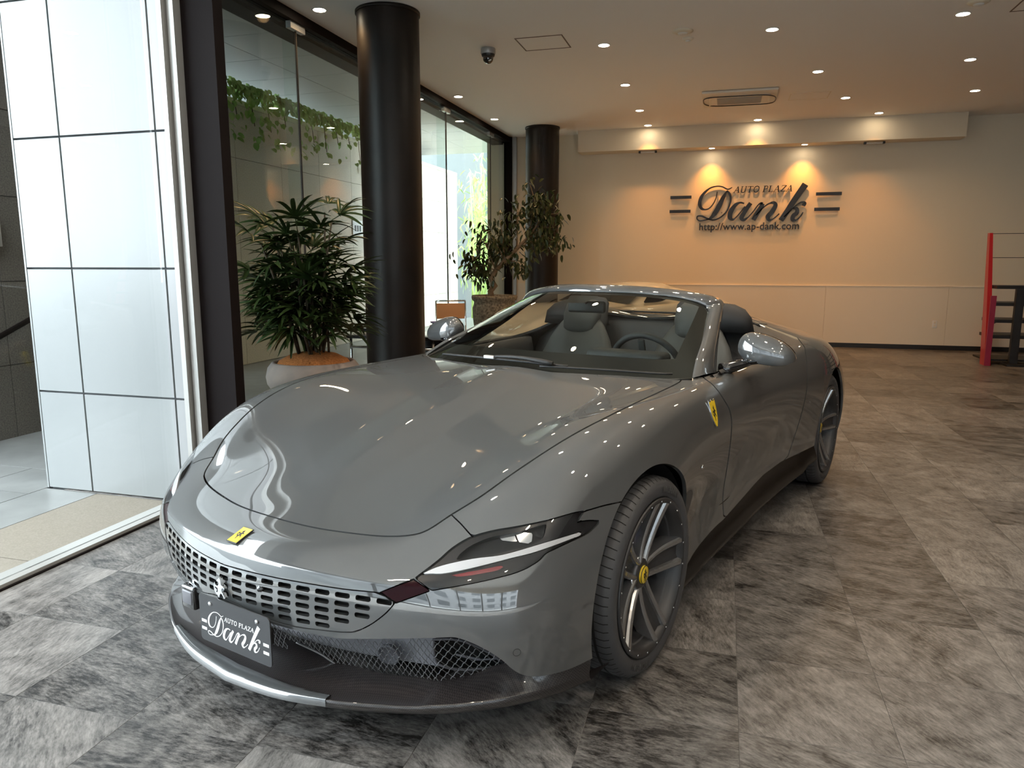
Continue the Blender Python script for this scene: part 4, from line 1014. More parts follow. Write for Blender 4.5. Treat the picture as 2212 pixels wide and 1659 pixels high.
for ch, parts in LETTERS.items():
    for pts, w in parts: stroke(tx, [T2(*p) for p in pts], [max(q_ * k_, .0016) for q_ in w], .0008, Mp @ Matrix.Translation((0, 0, .0038)), n=8)
for (x0, y0, x1, y1) in ((400, 290, 510, 330), (395, 400, 505, 440), (1725, 290, 1835, 330), (1720, 400, 1830, 440)):
    a, c = T2(x0, y0), T2(x1, y1); tx.prism([(a[0], c[1]), (c[0], c[1]), (c[0], a[1]), (a[0], a[1])], .0008, Mp @ Matrix.Translation((0, 0, .0038)))
a, c = T2(915, 205), T2(1545, 205)
for ch, mb in auto_plaza(MB, a[0], a[1], .0135, 0, c[0] - a[0], .0008, Mp @ Matrix.Translation((0, 0, .0038)), .2): tx.add(mb.v, mb.f)
tx.build('lettering', 'print_white', np_, fix=False)
for x in (-.105, .105): MB().lathe([(.0005, .005), (.005, .0045), (.0065, .003), (.0065, 0)], 14).build('plate_screw', 'chrome', np_, tuple(Mp @ Vector((x, .052, .004))), (PI / 2, 0, 0))
MB().cbox((pc.x, pc.y + .022, pc.z), (.26, .03, .05), bev=.004).build('plate_bracket', 'black_matt', np_)
# sensor block beside the plate
rs_ = MB().cbox((-.212, -.950, .338), (.070, .05, .075), bev=.008).build('radar_sensor', 'black_gloss', car)
MB().cbox((-.212, -.972, .340), (.052, .012, .045), bev=.005).build('sensor_face', 'sensor_grey', rs_)

# ================================================================ SILLS, ARCH LINERS, UNDERTRAY
for sx in (1, -1):
    prof = []
    ys_ = np.linspace(.30, 2.33, 26)
    for (kx, z) in ((.0, .335), (.004, .29), (.030, .235), (.048, .200), (.050, .178), (.020, .160), (-.10, .155)):
        r = []
        for y in ys_:
            t = (y - .30) / 2.03; base = .880 + .055 * max(0, (y - 1.3) / 1.0) ** 1.6 + .014 * max(0, .6 - y); r.append((sx * (base + kx * (1 - .3 * t)), y, z + .030 * t + (0.02 * (t > .9))))
        prof.append(r)
    MB().grid(prof).build('side_skirt', 'skirt_black', car)
    for (yc, zc, R_, xi, nm) in ((-.025, .325, .408, .955, 'arch_liner'), (2.67, .345, .406, .975, 'arch_liner')):
        G = []
        for a in np.linspace(-25, 205, 40):
            ca, sa = math.cos(rad(a)), math.sin(rad(a)); G.append([(sx * x, yc + R_ * ca * s_, zc + R_ * sa * s_) for x, s_ in ((xi - .05, .985), (xi - .08, 1.0), (.62, 1.0), (.60, .6))])
        MB().grid(G).build(nm, 'black_matt', car)
MB().box((-.55, -.70, .150), (.55, .45, .180)).box((-.80, .45, .150), (.80, 2.2, .180)).box((-.58, 2.2, .150), (.58, 3.45, .180)).build('undertray', 'black_matt', car)
for y0, y1 in ((-.55, .5), (2.1, 3.2)): MB().box((-.60, y0, .185), (.60, y1, .55)).build('chassis_block', 'void_black', car)
# ================================================================ WINDSCREEN AND FRAME
mat('leather_grey', (.088, .092, .089), .55, bump=(420, .12))
mat('leather_dark', (.045, .045, .046), .55, bump=(420, .12))
mat('dash_black', (.030, .031, .031), .6)
mat('frit_black', (.006, .006, .006), .5)
glass_mat('windscreen_glass', (.58, .62, .60), 0.0, 1.42)
glass_mat('side_glass', (.80, .86, .84), 0.0, 1.5)
mir = np.array([-1, 1, 1])
Gc = [(0, 1.250, 1.240), (.12, 1.268, 1.239), (.22, 1.302, 1.236), (.32, 1.350, 1.228), (.42, 1.404, 1.215), (.50, 1.446, 1.196), (.545, 1.472, 1.176), (.570, 1.478, 1.150), (.600, 1.390, 1.110), (.645, 1.225, 1.048), (.715, .967, .970), (.757, .815, .898)]
Oc = [(0, 1.345, 1.267), (.13, 1.360, 1.266), (.25, 1.400, 1.259), (.36, 1.458, 1.248), (.47, 1.524, 1.233), (.55, 1.572, 1.216), (.592, 1.602, 1.195), (.610, 1.592, 1.172), (.632, 1.510, 1.128), (.658, 1.420, 1.078), (.712, 1.235, .986), (.768, 1.062, .890)]
g_h = [np.array(p) for p in smooth_poly(Gc, 6, closed=False)]; o_h = [np.array(p) for p in smooth_poly(Oc, 6, closed=False)]
g_f = [p * mir for p in g_h[:0:-1]] + g_h; o_f = [p * mir for p in o_h[:0:-1]] + o_h
cenw = np.array([0, 1.0, .95]); R0, R1, R2, R3, R4, R5 = [], [], [], [], [], []
for k in range(len(g_f)):
    g, o = g_f[k], o_f[k]; tn = (g_f[min(k + 1, len(g_f) - 1)] - g_f[max(k - 1, 0)]); tn /= np.linalg.norm(tn); w = o - g; nn = np.cross(w, tn); nn /= np.linalg.norm(nn)
    if nn[2] < 0 and abs(g[0]) < .4: nn = -nn
    if abs(g[0]) >= .4 and nn[0] * g[0] < 0: nn = -nn
    R0.append(g - nn * .012); R1.append(g + nn * .002); R2.append(g + w * .3 + nn * .012); R3.append(g + w * .7 + nn * .012); R4.append(o); R5.append(o - nn * .03)
hl_ = [p for p, q in zip(R5, R4) if q[2] > 1.17]
MB().grid([[p + np.array([0, -.10, -.012]) for p in hl_], [p + np.array([0, -.03, -.018]) for p in hl_], [p + np.array([0, .01, .0]) for p in hl_]]).build('header_lining', 'leather_dark', car)
fr = MB().grid([R0, R1, R2, R3, R4, R5, R0]).build('windscreen_frame', 'car_paint', car)
MB().tube([p - np.array([0, -.004, .004]) for p in R5], .009, 6).build('frame_seal', 'black_rubber', fr)
Bc = [(0, .545, .900), (.2, .562, .898), (.4, .615, .893), (.55, .675, .889), (.66, .735, .887), (.757, .815, .892)]
bh = [np.array(p) for p in smooth_poly(Bc, 6, closed=False)]; bf = [p * mir for p in bh[:0:-1]] + bh
def resample(P, n):
    P = np.array(P); d = np.concatenate([[0], np.cumsum(np.linalg.norm(np.diff(P, axis=0), axis=1))]); t = np.linspace(0, d[-1], n); return np.stack([np.interp(t, d, P[:, i]) for i in range(3)], 1)
th = [p for p in g_f if p[2] > 1.149]; NW = 41
BT, TT = resample(bf, NW), resample(th, NW)
def wpt(u, v, d=0.0):
    """windscreen point: u 0..1 across, v 0..1 up"""
    x = u * (NW - 1); i = min(int(x), NW - 2); f = x - i; a = BT[i] * (1 - f) + BT[i + 1] * f; c = TT[i] * (1 - f) + TT[i + 1] * f
    p = a * (1 - v) + c * v; dv = c - a; n = np.array([0, -dv[2], dv[1]]); n /= np.linalg.norm(n); bow = .030 * math.sin(PI * v) * (1 - (2 * u - 1) ** 4 * .85)
    return p + n * (bow - .004 - d)
us = np.linspace(0, 1, 49); vs_ = np.linspace(0, 1, 17)
ws = MB().grid([[wpt(u, v) for u in us] for v in vs_]).build('windscreen', 'windscreen_glass', car)
# printed black border
def frit(f):
    return MB().grid(f).build('frit_band', 'frit_black', ws)
def inner_uv(u, v): # rounded inner window of the border
    return u, v
lowv = lambda u: .20 + .10 * max(0, (abs(2 * u - 1) - .7) / .3) ** 2
frit([[wpt(u, v * lowv(u), .003) for u in us] for v in np.linspace(0, 1, 5)])
frit([[wpt(u, 1 - .05 * (1 - v) - 0, .003) for u in us] for v in np.linspace(0, 1, 3)])
for s in (0, 1):
    f = []
    for t in np.linspace(0, 1, 4):
        r = []
        for v in np.linspace(.05, 1, 20):
            wv_ = .045 + .035 * (1 - v) ** 1.5; u = wv_ * t; r.append(wpt(u if s == 0 else 1 - u, v, .003))
        f.append(r)
    frit(f)
frit([[wpt(.5 + (t - .5) * (.13 - .05 * v), .93 - .13 * v, .003) for t in np.linspace(0, 1, 5)] for v in np.linspace(0, 1, 4)])
# cowl and wipers
cw = []
for d in ((0, -.020, -.004), (0, .0, -.012), (0, .05, -.028)): cw.append([p + np.array(d) + np.array([0, -.012, .010]) for p in bf])
MB().grid(cw).build('cowl_panel', 'black_matt', car)
def wiper(px0, px1, arm):
    a, c = px_ray(px0), None
wp_ = empty('wiper', (0, 0, 0)); wp_.parent = car
pa = [wpt(u, .045 + .012 * math.sin(PI * t), -.022) for t, u in ((t, .16 + .50 * t) for t in np.linspace(0, 1, 24))]
MB().tube(pa, .006, 6).build('wiper_blade', 'black_rubber', wp_)
pb = [wpt(u, .035 + .02 * t, -.036 - .012 * math.sin(PI * t)) for t, u in ((t, .62 - .20 * t) for t in np.linspace(0, 1, 12))]
MB().tube(pb, [.010, .011, .011, .010, .009, .009, .008, .008, .008, .007, .007, .006], 8).build('wiper_arm', 'black_rubber', wp_)
MB().cbox(tuple(wpt(.405, .05, -.034)), (.06, .022, .016), bev=.004).build('wiper_joint', 'pale_metal', wp_)
wp2 = empty('wiper', (0, 0, 0)); wp2.parent = car
MB().tube([wpt(u, .03 + .01 * math.sin(PI * t), -.020) for t, u in ((t, .58 + .36 * t) for t in np.linspace(0, 1, 20))], .005, 6).build('wiper_blade', 'black_rubber', wp2)

# ================================================================ MIRRORS
def mirror_part(sx):
    mo = empty('door_mirror', (0, 0, 0)); mo.parent = car
    c = np.array([.946, 1.215, .968]); ex = np.array([1, .10, 0.0]); ex /= np.linalg.norm(ex); ez = np.array([0, 0, 1.0]); ey = np.cross(ez, ex)
    def pod(t, a):
        # t along the width -1 (inner) .. 1 (outer), a around
        w = .128; hh = .080 * (max(0, 1 - abs(t) ** 2.6)) ** .5 * (1 - .20 * t); dd = .078 * (max(0, 1 - abs(t) ** 3.0)) ** .5
        cz = .010 - .022 * t; ca, sa = math.cos(a), math.sin(a); z = hh * sa; z = max(z, -hh * .62)
        y = -dd * max(0, ca) ** .8 + .030 * max(0, -ca)
        p = c + ex * (t * w) + ey * y + ez * (cz + z); p[0] *= sx; return p
    T_ = np.sin(np.linspace(-PI / 2, PI / 2, 25)); A_ = np.linspace(0, 2 * PI, 33)
    G = [[pod(t, a) for a in A_] for t in T_]
    cap = MB().grid(G).build('mirror_cap', 'car_paint', mo)
    G2 = [[pod(t * .93, a) + np.array([0, .012, 0]) for a in np.linspace(PI * .55, PI * 1.45, 13)] for t in T_]
    MB().grid(G2).build('mirror_glass', 'lamp_chrome', mo)
    # black lower lip and arm
    lp = []
    for k in np.linspace(0, 1, 14):
        x = .815 + .235 * k; lp.append((sx * x, 1.155 + .05 * k - .02 * math.sin(PI * k), .938 + .012 * k + (.002 if k > .4 else -.012 * (1 - k / .4))))
    MB().tube(lp, [.012, .014, .015, .016, .016, .016, .016, .016, .016, .015, .014, .012, .010, .005], 8).build('mirror_trim', 'black_gloss', mo)
    MB().tube([(sx * .79, 1.06, .905), (sx * .82, 1.09, .912), (sx * .86, 1.13, .925), (sx * .91, 1.18, .945)], [.030, .026, .020, .014], 10).build('mirror_arm', 'black_gloss', mo)
for sx in (1, -1): mirror_part(sx)

# ================================================================ DOORS: inner trims, side quarter glass, handles
for sx, d in ((1, DOORS[0]), (-1, DOORS[1])):
    G = []
    for z, x in ((.885, .812), (.900, .800), (.890, .775), (.82, .760), (.70, .765), (.55, .745), (.40, .74)):
        G.append([(sx * (x + .010 * math.sin((y - .9) / .9 * PI)), y, z + .02 * max(0, y - 1.4)) for y in np.linspace(.92, 1.90, 14)])
    MB().grid(G).build('door_trim', 'leather_dark', d)
    MB().grid([[(sx * (.800), y, .902 + .02 * max(0, y - 1.4)) for y in np.linspace(.98, 1.90, 12)], [(sx * .806, y, .914 + .02 * max(0, y - 1.4)) for y in np.linspace(.98, 1.90, 12)], [(sx * .818, y, .900 + .02 * max(0, y - 1.4)) for y in np.linspace(.98, 1.90, 12)]]).build('belt_seal', 'black_rubber', d)
    P = [np.array((sx * (.915 + .003), 1.60 + .15 * t, .742 + .006 * t)) for t in np.linspace(0, 1, 8)]
    MB().tube(P, [.004, .008, .010, .010, .010, .010, .008, .004], 8).build('door_handle', 'car_paint', d)
    # speaker grille dish in the door trim
    MB().tube([(sx * .752, 1.22 + .10 * math.cos(a), .74 + .055 * math.sin(a)) for a in np.linspace(0, 2 * PI, 25)[:-1]], .006, 6, closed=True).build('trim_ring', 'dash_black', d)

# ================================================================ INTERIOR
cab = MB()
cab.box((-.76, .60, .20), (.76, 2.05, .24)).build('cabin_floor', 'dash_black', car)
G = []
for (y, z) in ((.56, .885), (.64, .895), (.80, .905), (.95, .900), (1.03, .875), (1.06, .80), (1.04, .62), (1.0, .40)):
    G.append([(x, y + .18 * (abs(x) / .74) ** 2 * (1 if y < 1.0 else .2), z + .022 * math.exp(-((x - .36) / .18) ** 2) * (1 if y > .7 else 0) - .012 * (abs(x) / .74) ** 2) for x in np.linspace(-.755, .755, 31)])
dash = MB().grid(G).build('dashboard', 'dash_black', car)
MB().cbox((.36, .99, .945), (.40, .12, .055), bev=.025).build('instrument_hood', 'leather_dark', dash)
MB().cbox((-.02, 1.055, .80), (.15, .02, .21), bev=.008, tilt=Euler((rad(-20), 0, 0))).build('centre_screen', 'black_gloss', dash)
for x in (-.55, -.16, .62): MB().cbox((x, 1.058, .82), (.14, .02, .05), bev=.008).build('air_vent', 'black_gloss', dash)
MB().cbox((0, 1.40, .46), (.26, .95, .46), bev=.05).build('centre_tunnel', 'leather_dark', car)
# steering wheel on the car's left
st = empty('steering_wheel', (.36, 1.215, .860), 0); st.parent = car; st.rotation_euler = (rad(-68), 0, 0)
MB().tube([(.185 * math.cos(a), .185 * math.sin(a), 0) for a in np.linspace(0, 2 * PI, 49)[:-1]], .0165, 10, closed=True).build('rim', 'leather_dark', st)
MB().tube([(.187 * math.cos(a), .187 * math.sin(a), -.012) for a in np.linspace(rad(15), rad(165), 25)], .006, 6).build('rim_inlay', 'lamp_chrome', st)
MB().cbox((0, -.01, -.03), (.15, .12, .06), bev=.025).build('airbag_boss', 'leather_dark', st)
for a in (0, 180, 270): MB().cbox((.105 * math.cos(rad(a)), .105 * math.sin(rad(a)), -.018), (.13 if a != 270 else .035, .035 if a != 270 else .13, .016), bev=.006).build('spoke', 'dash_black', st)
MB().tube([(0, 0, -.03), (0, 0, -.22)], .035, 12).build('steering_column', 'dash_black', st)
# seats
def rshape(name, secs, m, parent, nseg=28, p=2.6):
    """stack of super-ellipse sections: (centre, half-width vec, half-depth vec)"""
    G = []
    for c, a, b in secs:
        c, a, b = map(np.array, (c, a, b)); r = []
        for k in range(nseg):
            t = 2 * PI * k / nseg; ct, s_t = math.cos(t), math.sin(t); r.append(c + a * math.copysign(abs(ct) ** (2 / p), ct) + b * math.copysign(abs(s_t) ** (2 / p), s_t))
        G.append(r)
    mb = MB().grid(G, wrap=True); n = nseg; k = len(G); mb.f += [tuple(range(n)), tuple((k - 1) * n + i for i in range(n))]; mb.sm += [True, True]
    return mb.build(name, m, parent)
def seat(x):
    s = empty('seat', (x, 1.50, .24)); s.parent = car
    rshape('cushion', [((0, -.24, .16), (.20, 0, 0), (0, 0, .05)), ((0, -.27, .17), (.23, 0, 0), (0, 0, .085)), ((0, -.10, .155), (.255, 0, 0), (0, 0, .09)), ((0, .12, .135), (.255, 0, 0), (0, 0, .09)), ((0, .20, .13), (.24, 0, 0), (0, 0, .07))], 'leather_grey', s)
    B = lambda z, y, w, d: ((0, y, z), (w, 0, 0), (0, d, -d * .2))
    rshape('backrest', [B(.14, .19, .20, .05), B(.18, .20, .245, .085), B(.32, .235, .262, .095), B(.46, .27, .262, .085), B(.58, .305, .245, .070), B(.68, .335, .205, .058), B(.76, .360, .155, .048), B(.80, .372, .120, .035)], 'leather_grey', s)
    rshape('headrest', [B(.70, .325, .085, .03), B(.74, .335, .110, .052), B(.82, .36, .125, .058), B(.885, .38, .112, .050), B(.915, .39, .085, .03)], 'leather_grey', s)
    # darker centre panels and bolsters
    rshape('back_panel', [B(.28, .165, .13, .02), B(.34, .150, .145, .030), B(.50, .190, .150, .030), B(.58, .225, .14, .018)], 'leather_dark', s)
    for k in (-1, 1):
        rshape('side_bolster', [((k * .225, .13, .16), (.03, 0, 0), (0, .05, 0)), ((k * .235, .13, .26), (.045, 0, 0), (0, .085, 0)), ((k * .235, .18, .42), (.042, 0, 0), (0, .075, 0)), ((k * .215, .25, .58), (.03, 0, 0), (0, .04, 0))], 'leather_grey', s)
    rshape('neck_shell', [B(.64, .35, .13, .045), B(.78, .40, .150, .045), B(.90, .435, .145, .04), B(.93, .44, .12, .03)], 'leather_dark', s)
    return s
seat(.37); seat(-.37)
# rear bulkhead, wind deflector frame, roof-cover lip
G = []
for (z, y) in ((.25, 1.84), (.60, 1.90), (.86, 1.95), (1.00, 1.985), (1.06, 2.03), (1.07, 2.09)): G.append([(x, y, z - .17 * max(0, (abs(x) - .45) / .33) ** 1.5 * (z > .8)) for x in np.linspace(-.79, .79, 31)])
MB().grid(G).build('rear_bulkhead', 'leather_dark', car)
for sx in (1, -1):
    rshape('rear_hoop', [((sx * .45, 1.93, 1.00), (.23, 0, 0), (0, .07, 0)), ((sx * .45, 1.93, 1.08), (.21, 0, 0), (0, .075, 0)), ((sx * .44, 1.95, 1.125), (.175, 0, 0), (0, .07, 0)), ((sx * .43, 1.97, 1.150), (.12, 0, 0), (0, .05, 0)), ((sx * .43, 1.975, 1.156), (.06, 0, 0), (0, .02, 0))], 'black_matt', car)
# interior mirror and sensor pod
MB().cbox((0, 1.235, 1.155), (.22, .03, .062), bev=.014).build('rear_view_mirror', 'dash_black', car)
MB().tube([(0, 1.235, 1.17), (0, 1.20, 1.205)], .012, 8).build('mirror_stalk', 'dash_black', car)
# deck seams
MB().tube([(x, 2.09 + .02 * (abs(x) / .6) ** 2, 1.075 - .10 * max(0, (abs(x) - .45) / .3) ** 1.5 + .006) for x in np.linspace(-.66, .66, 30)], .006, 6).build('deck_seal', 'black_rubber', car)

# ================================================================ WHEELS
mat('tyre_rubber', (.052, .052, .055), .60, bump=(300, .1))
mat('tyre_print', (.055, .055, .055), .7)
mat('rim_grey', (.075, .075, .078), .38, metal=.7, coat=.2)
mat('rim_face', (.36, .36, .365), .26, metal=.85, coat=.4)
mat('rim_dark', (.06, .06, .062), .4, metal=.5)
mat('barrel_grey', (.045, .045, .047), .42, metal=.4)
mat('disc_steel', (.07, .07, .072), .4, metal=.8)
mat('caliper_blue', (.012, .018, .16), .3, coat=.8)
def wheel_proto(R, W_, rim):
    """wheel with outward face to +x, centre at origin"""
    w = empty('wheel')
    h = W_ / 2; sw = R - rim
    prof = [(rim - .004, h * .80), (rim + .006, h * .86), (rim + sw * .22, h * .95), (rim + sw * .50, h * .985), (rim + sw * .74, h * .965), (R - .012, h * .90), (R - .003, h * .80), (R, h * .62), (R, -h * .62), (R - .003, -h * .80), (R - .012, -h * .90), (rim + sw * .5, -h), (rim, -h * .85), (rim - .02, -h * .6), (rim - .02, h * .6)]
    ty = MB().lathe([(r, x) for r, x in prof], 96, axis='x', closed=True).build('tyre', 'tyre_rubber', w)
    # tread: grooves as dark bands proud-cut blocks
    tr = MB()
    for k in range(72):
        a = 2 * PI * k / 72
        for sg_ in (1, -1):
            for path in (((.57, .0007, 0), (.70, .0007, .006), (.80, -.0022, .012), (.905, -.0118, .016)), ((.08, .0007, 0), (.30, .0007, .014), (.48, .0007, .026))):
                L_ = [[(sg_ * h * fx_, (R + dr) * math.cos(a + da + d2), (R + dr) * math.sin(a + da + d2)) for d2 in (0, .010)] for fx_, dr, da in path]
                tr.grid(L_, smooth=False)
    for x in (-h * .53, -h * .02, h * .53): tr.lathe([(R + .0009, x - .005), (R + .0009, x + .005)], 72, axis='x')
    tr.build('tread_grooves', 'void_black', ty, fix=False)
    # raised sidewall lettering
    for a0, word in ((68, 'MICHELIN'), (250, 'MICHELIN')):
        me = text_mesh(word, .030, .0012, 0, 1.1, .0004); co = np.empty(len(me.vertices) * 3); me.vertices.foreach_get('co', co); co = co.reshape(-1, 3); wdt = co[:, 0].max()
        rr = rim + sw * .36 + co[:, 1]; an = rad(a0) - (co[:, 0] - wdt / 2) / (rim + sw * .5)
        out = np.stack([h * .995 + .0012 + co[:, 2], rr * np.cos(an), rr * np.sin(an)], 1); me.vertices.foreach_set('co', out.ravel()); me.update()
        link('sidewall_lettering', me, 'tyre_print', ty)
    # rim barrel
    rb = MB().lathe([(rim + .008, h * .90), (rim + .011, h * .97), (rim + .003, h * .995), (rim - .006, h * .97), (rim - .014, h * .74), (rim - .026, h * .40), (rim - .030, -h * .5), (rim - .012, -h * .80), (rim + .0, -h * .84)], 96, axis='x').build('rim_barrel', 'barrel_grey', w)
    for k in range(20):
        a = rad(k * 18 + 9)
        MB().lathe([(.0005, .002), (.003, .0015), (.0035, 0)], 8, axis='x').build('rim_bolt', 'chrome', rb, (h * .985, (rim - .001) * math.cos(a), (rim - .001) * math.sin(a)))
    # five split spokes: each a V of two sculpted arms
    xf, xh = h * .96, h * .62          # face at the rim, face at the hub
    def face_x(t): return xh + (xf - xh) * (t ** 1.6) - .003 * math.sin(PI * t)
    def arm(a, side, dep):
        """one edge bar of a spoke: flat machined face, chamfers and a deep outer wall"""
        ca, sa = math.cos(a), math.sin(a); rv = np.array([0, ca, sa]); tv = np.array([0, -sa, ca]) * side; dx = np.array([1.0, 0, 0]); L_ = []
        for t in np.linspace(0, 1, 8):
            r = .040 + (rim - .006 - .040) * t; off = .022 + .020 * t + .005 * math.sin(PI * t); fw = .0080 + .004 * t; c = rv * math.sqrt(max(r * r - off * off, 1e-6)) + tv * off + dx * face_x(t)
            L_.append([c - tv * (fw + .004) - dx * .016, c - tv * fw - dx * .004, c - tv * fw * .55, c + tv * fw * .55, c + tv * (fw + .001) - dx * .005, c + tv * (fw + .006 * (1 - t)) - dx * dep])
        return MB().grid(L_, smooth=False)
    for k in range(5):
        a = rad(72 * k + 2); ca, sa = math.cos(a), math.sin(a); rv = np.array([0, ca, sa]); tv = np.array([0, -sa, ca])
        sp = arm(a, 1, .060).build('spoke', 'rim_face', w)
        arm(a, -1, .060).build('spoke_arm', 'rim_face', sp)
        L_ = []
        for t in np.linspace(0, 1, 8):
            r = .040 + (rim - .010 - .040) * t; off = .017 + .019 * t; x = face_x(t)
            L_.append([rv * r - tv * off + np.array([x - .010, 0, 0]), rv * r - tv * off * .4 + np.array([x - .020, 0, 0]), rv * r + tv * off * .4 + np.array([x - .020, 0, 0]), rv * r + tv * off + np.array([x - .010, 0, 0])])
        MB().grid(L_, smooth=False).build('spoke_web', 'rim_grey', sp)
    MB().lathe([(.050, xh - .05), (.056, xh - .012), (.052, xh - .002), (.038, xh + .003), (.034, xh + .002), (.0005, xh + .002)], 40, axis='x').build('hub', 'rim_grey', w)
    for k in range(5):
        a = rad(72 * k + 38); MB().lathe([(.0005, .012), (.006, .012), (.009, .006), (.009, -.012)], 12, axis='x').build('wheel_bolt', 'chrome', w, (xh - .016, .062 * math.cos(a), .062 * math.sin(a)))
    hc = MB().lathe([(.031, xh + .002), (.031, xh + .008), (.029, xh + .0095), (.0005, xh + .0105)], 36, axis='x').build('hub_cap', 'badge_yellow', w)
    hb = MB(); horse(hb, (0, 0), .046, .001, Matrix(((0, 0, 1, xh + .0104), (1, 0, 0, 0), (0, 1, 0, 0), (0, 0, 0, 1))), .7); hb.build('emblem', 'badge_black', hc)
    MB().tube([(xh + .009, .0305 * math.cos(a), .0305 * math.sin(a)) for a in np.linspace(0, 2 * PI, 33)[:-1]], .0014, 5, closed=True).build('cap_ring', 'badge_black', hc)
    # brake disc and hat
    bd_ = MB().lathe([(.095, .0), (.178, .0), (.178, -.034), (.095, -.034)], 64, (-.012, 0, 0), axis='x', closed=True).build('brake_disc', 'disc_steel', w)
    MB().lathe([(.0005, .020), (.092, .016), (.098, .0), (.098, -.03)], 40, (-.012, 0, 0), axis='x').build('disc_hat', 'rim_dark', bd_)
    MB().lathe([(.0005, h * .05), (.05, h * .05), (.05, h * .45)], 20, axis='x').build('hub_carrier', 'rim_dark', w)
    MB().lathe([(.0005, 0), (rim - .035, 0)], 48, (-h * .5, 0, 0), axis='x').build('barrel_back', 'void_black', w)
    # caliper
    G = []
    for a in np.linspace(rad(60), rad(125), 12): G.append([(x, r * math.cos(a), r * math.sin(a)) for (x, r) in ((.028, .115), (.040, .125), (.042, .175), (.032, .192), (-.05, .195), (-.06, .12))])
    MB().grid(G).build('caliper', 'caliper_blue', w)
    return w
wf = wheel_proto(.338, .245, .259); wf.parent = car; wf.location = (.826, 0, .338)
wr_ = wheel_proto(.351, .285, .262); wr_.parent = car; wr_.location = (.822, 2.67, .351)
for src, y, z, x in ((wf, 0, .338, .826), (wr_, 2.67, .351, .822)):
    c = copy_tree(src, car); c.location = (-x, y, z); c.rotation_euler = (0, 0, PI)
# ================================================================ PLANTS AND FURNITURE
mat('leaf_dark', (.018, .045, .014), .38, noise=(6, (.045, .075, .018), 3))
mat('leaf_tip', (.16, .10, .03), .5)
mat('leaf_fig', (.020, .042, .012), .40, noise=(9, (.055, .065, .015), 2))
mat('leaf_ivy', (.20, .40, .07), .5, noise=(5, (.45, .60, .20), 2))
mat('leaf_bright', (.35, .55, .12), .5, noise=(5, (.55, .70, .25), 2))
mat('cane', (.10, .075, .045), .8, noise=(40, (.05, .04, .03), 3))
mat('bark', (.30, .21, .13), .85, noise=(25, (.18, .12, .07), 4), bump=(60, .5))
mat('coir', (.62, .24, .07), .95, noise=(60, (.40, .14, .035), 4), bump=(140, 1.0))
mat('clay_pot', (.26, .225, .215), .75, noise=(8, (.33, .27, .24), 4), bump=(40, .15))
mat('urn_stone', (.34, .28, .20), .9, noise=(34, (.10, .08, .055), 5), bump=(45, .8))
mat('far_white', (.15, .165, .165), .6)
mat('soil', (.04, .03, .022), .95, bump=(80, .8))
rng = random.Random(11)
def leaf_strip(mb, base, dirv, up, L_, w, droop, n=6, fold=.25):
    """slender folded leaf from base along dirv, drooping"""
    d = Vector(dirv).normalized(); u = Vector(up); s = d.cross(u).normalized(); u = s.cross(d).normalized(); rows = []
    for k in range(n + 1):
        t = k / n; p = Vector(base) + d * (L_ * t) - Vector((0, 0, 1)) * (droop * L_ * t * t) ; ww = w * (math.sin(PI * min(1, .12 + .88 * t)) ** .6) * (1 if t < .98 else .35)
        if k == n: ww = w * .12
        rows.append([p - s * ww * .5 + u * ww * fold, p, p + s * ww * .5 + u * ww * fold])
    mb.grid(rows)
def frond_mesh(seed):
    r = random.Random(seed); mb = MB(); n = r.choice((6, 7, 8)); L_ = r.uniform(.24, .33)
    for k in range(n):
        a = rad(-78 + 156 * k / (n - 1)) + r.uniform(-.07, .07)
        dv = Vector((math.cos(a), math.sin(a), .12 + .15 * math.cos(a))); leaf_strip(mb, (0, 0, 0), dv, (0, 0, 1), L_ * (1 - .22 * abs(math.sin(a))) * r.uniform(.9, 1.1), r.uniform(.026, .036), r.uniform(.15, .50))
    return mb.mesh('palm_frond')
fm_ = [frond_mesh(k) for k in range(7)]
for m_ in fm_: m_.materials.append(MATS['leaf_dark'])
PX0, PY0 = -3.03, 5.02
PALM_S = 1.1
pp = empty('potted_palm', (PX0, PY0, 0), 0, 'bushy lady palm in a round grey clay bowl by the window', 'plant')
MB().lathe([(.20, 0), (.26, .02), (.315, .12), (.335, .22), (.30, .30), (.275, .335), (.31, .37), (.352, .43), (.360, .48), (.345, .54), (.315, .575), (.300, .582), (.285, .572), (.28, .50)], 48).build('pot', 'clay_pot', pp)
MB().lathe([(.288, .545), (.26, .585), (.18, .625), (.08, .645), (.0005, .648)], 40).build('coir_mulch', 'coir', pp)
nf = 0
pp.scale = (1.0, 1.0, 1.10)
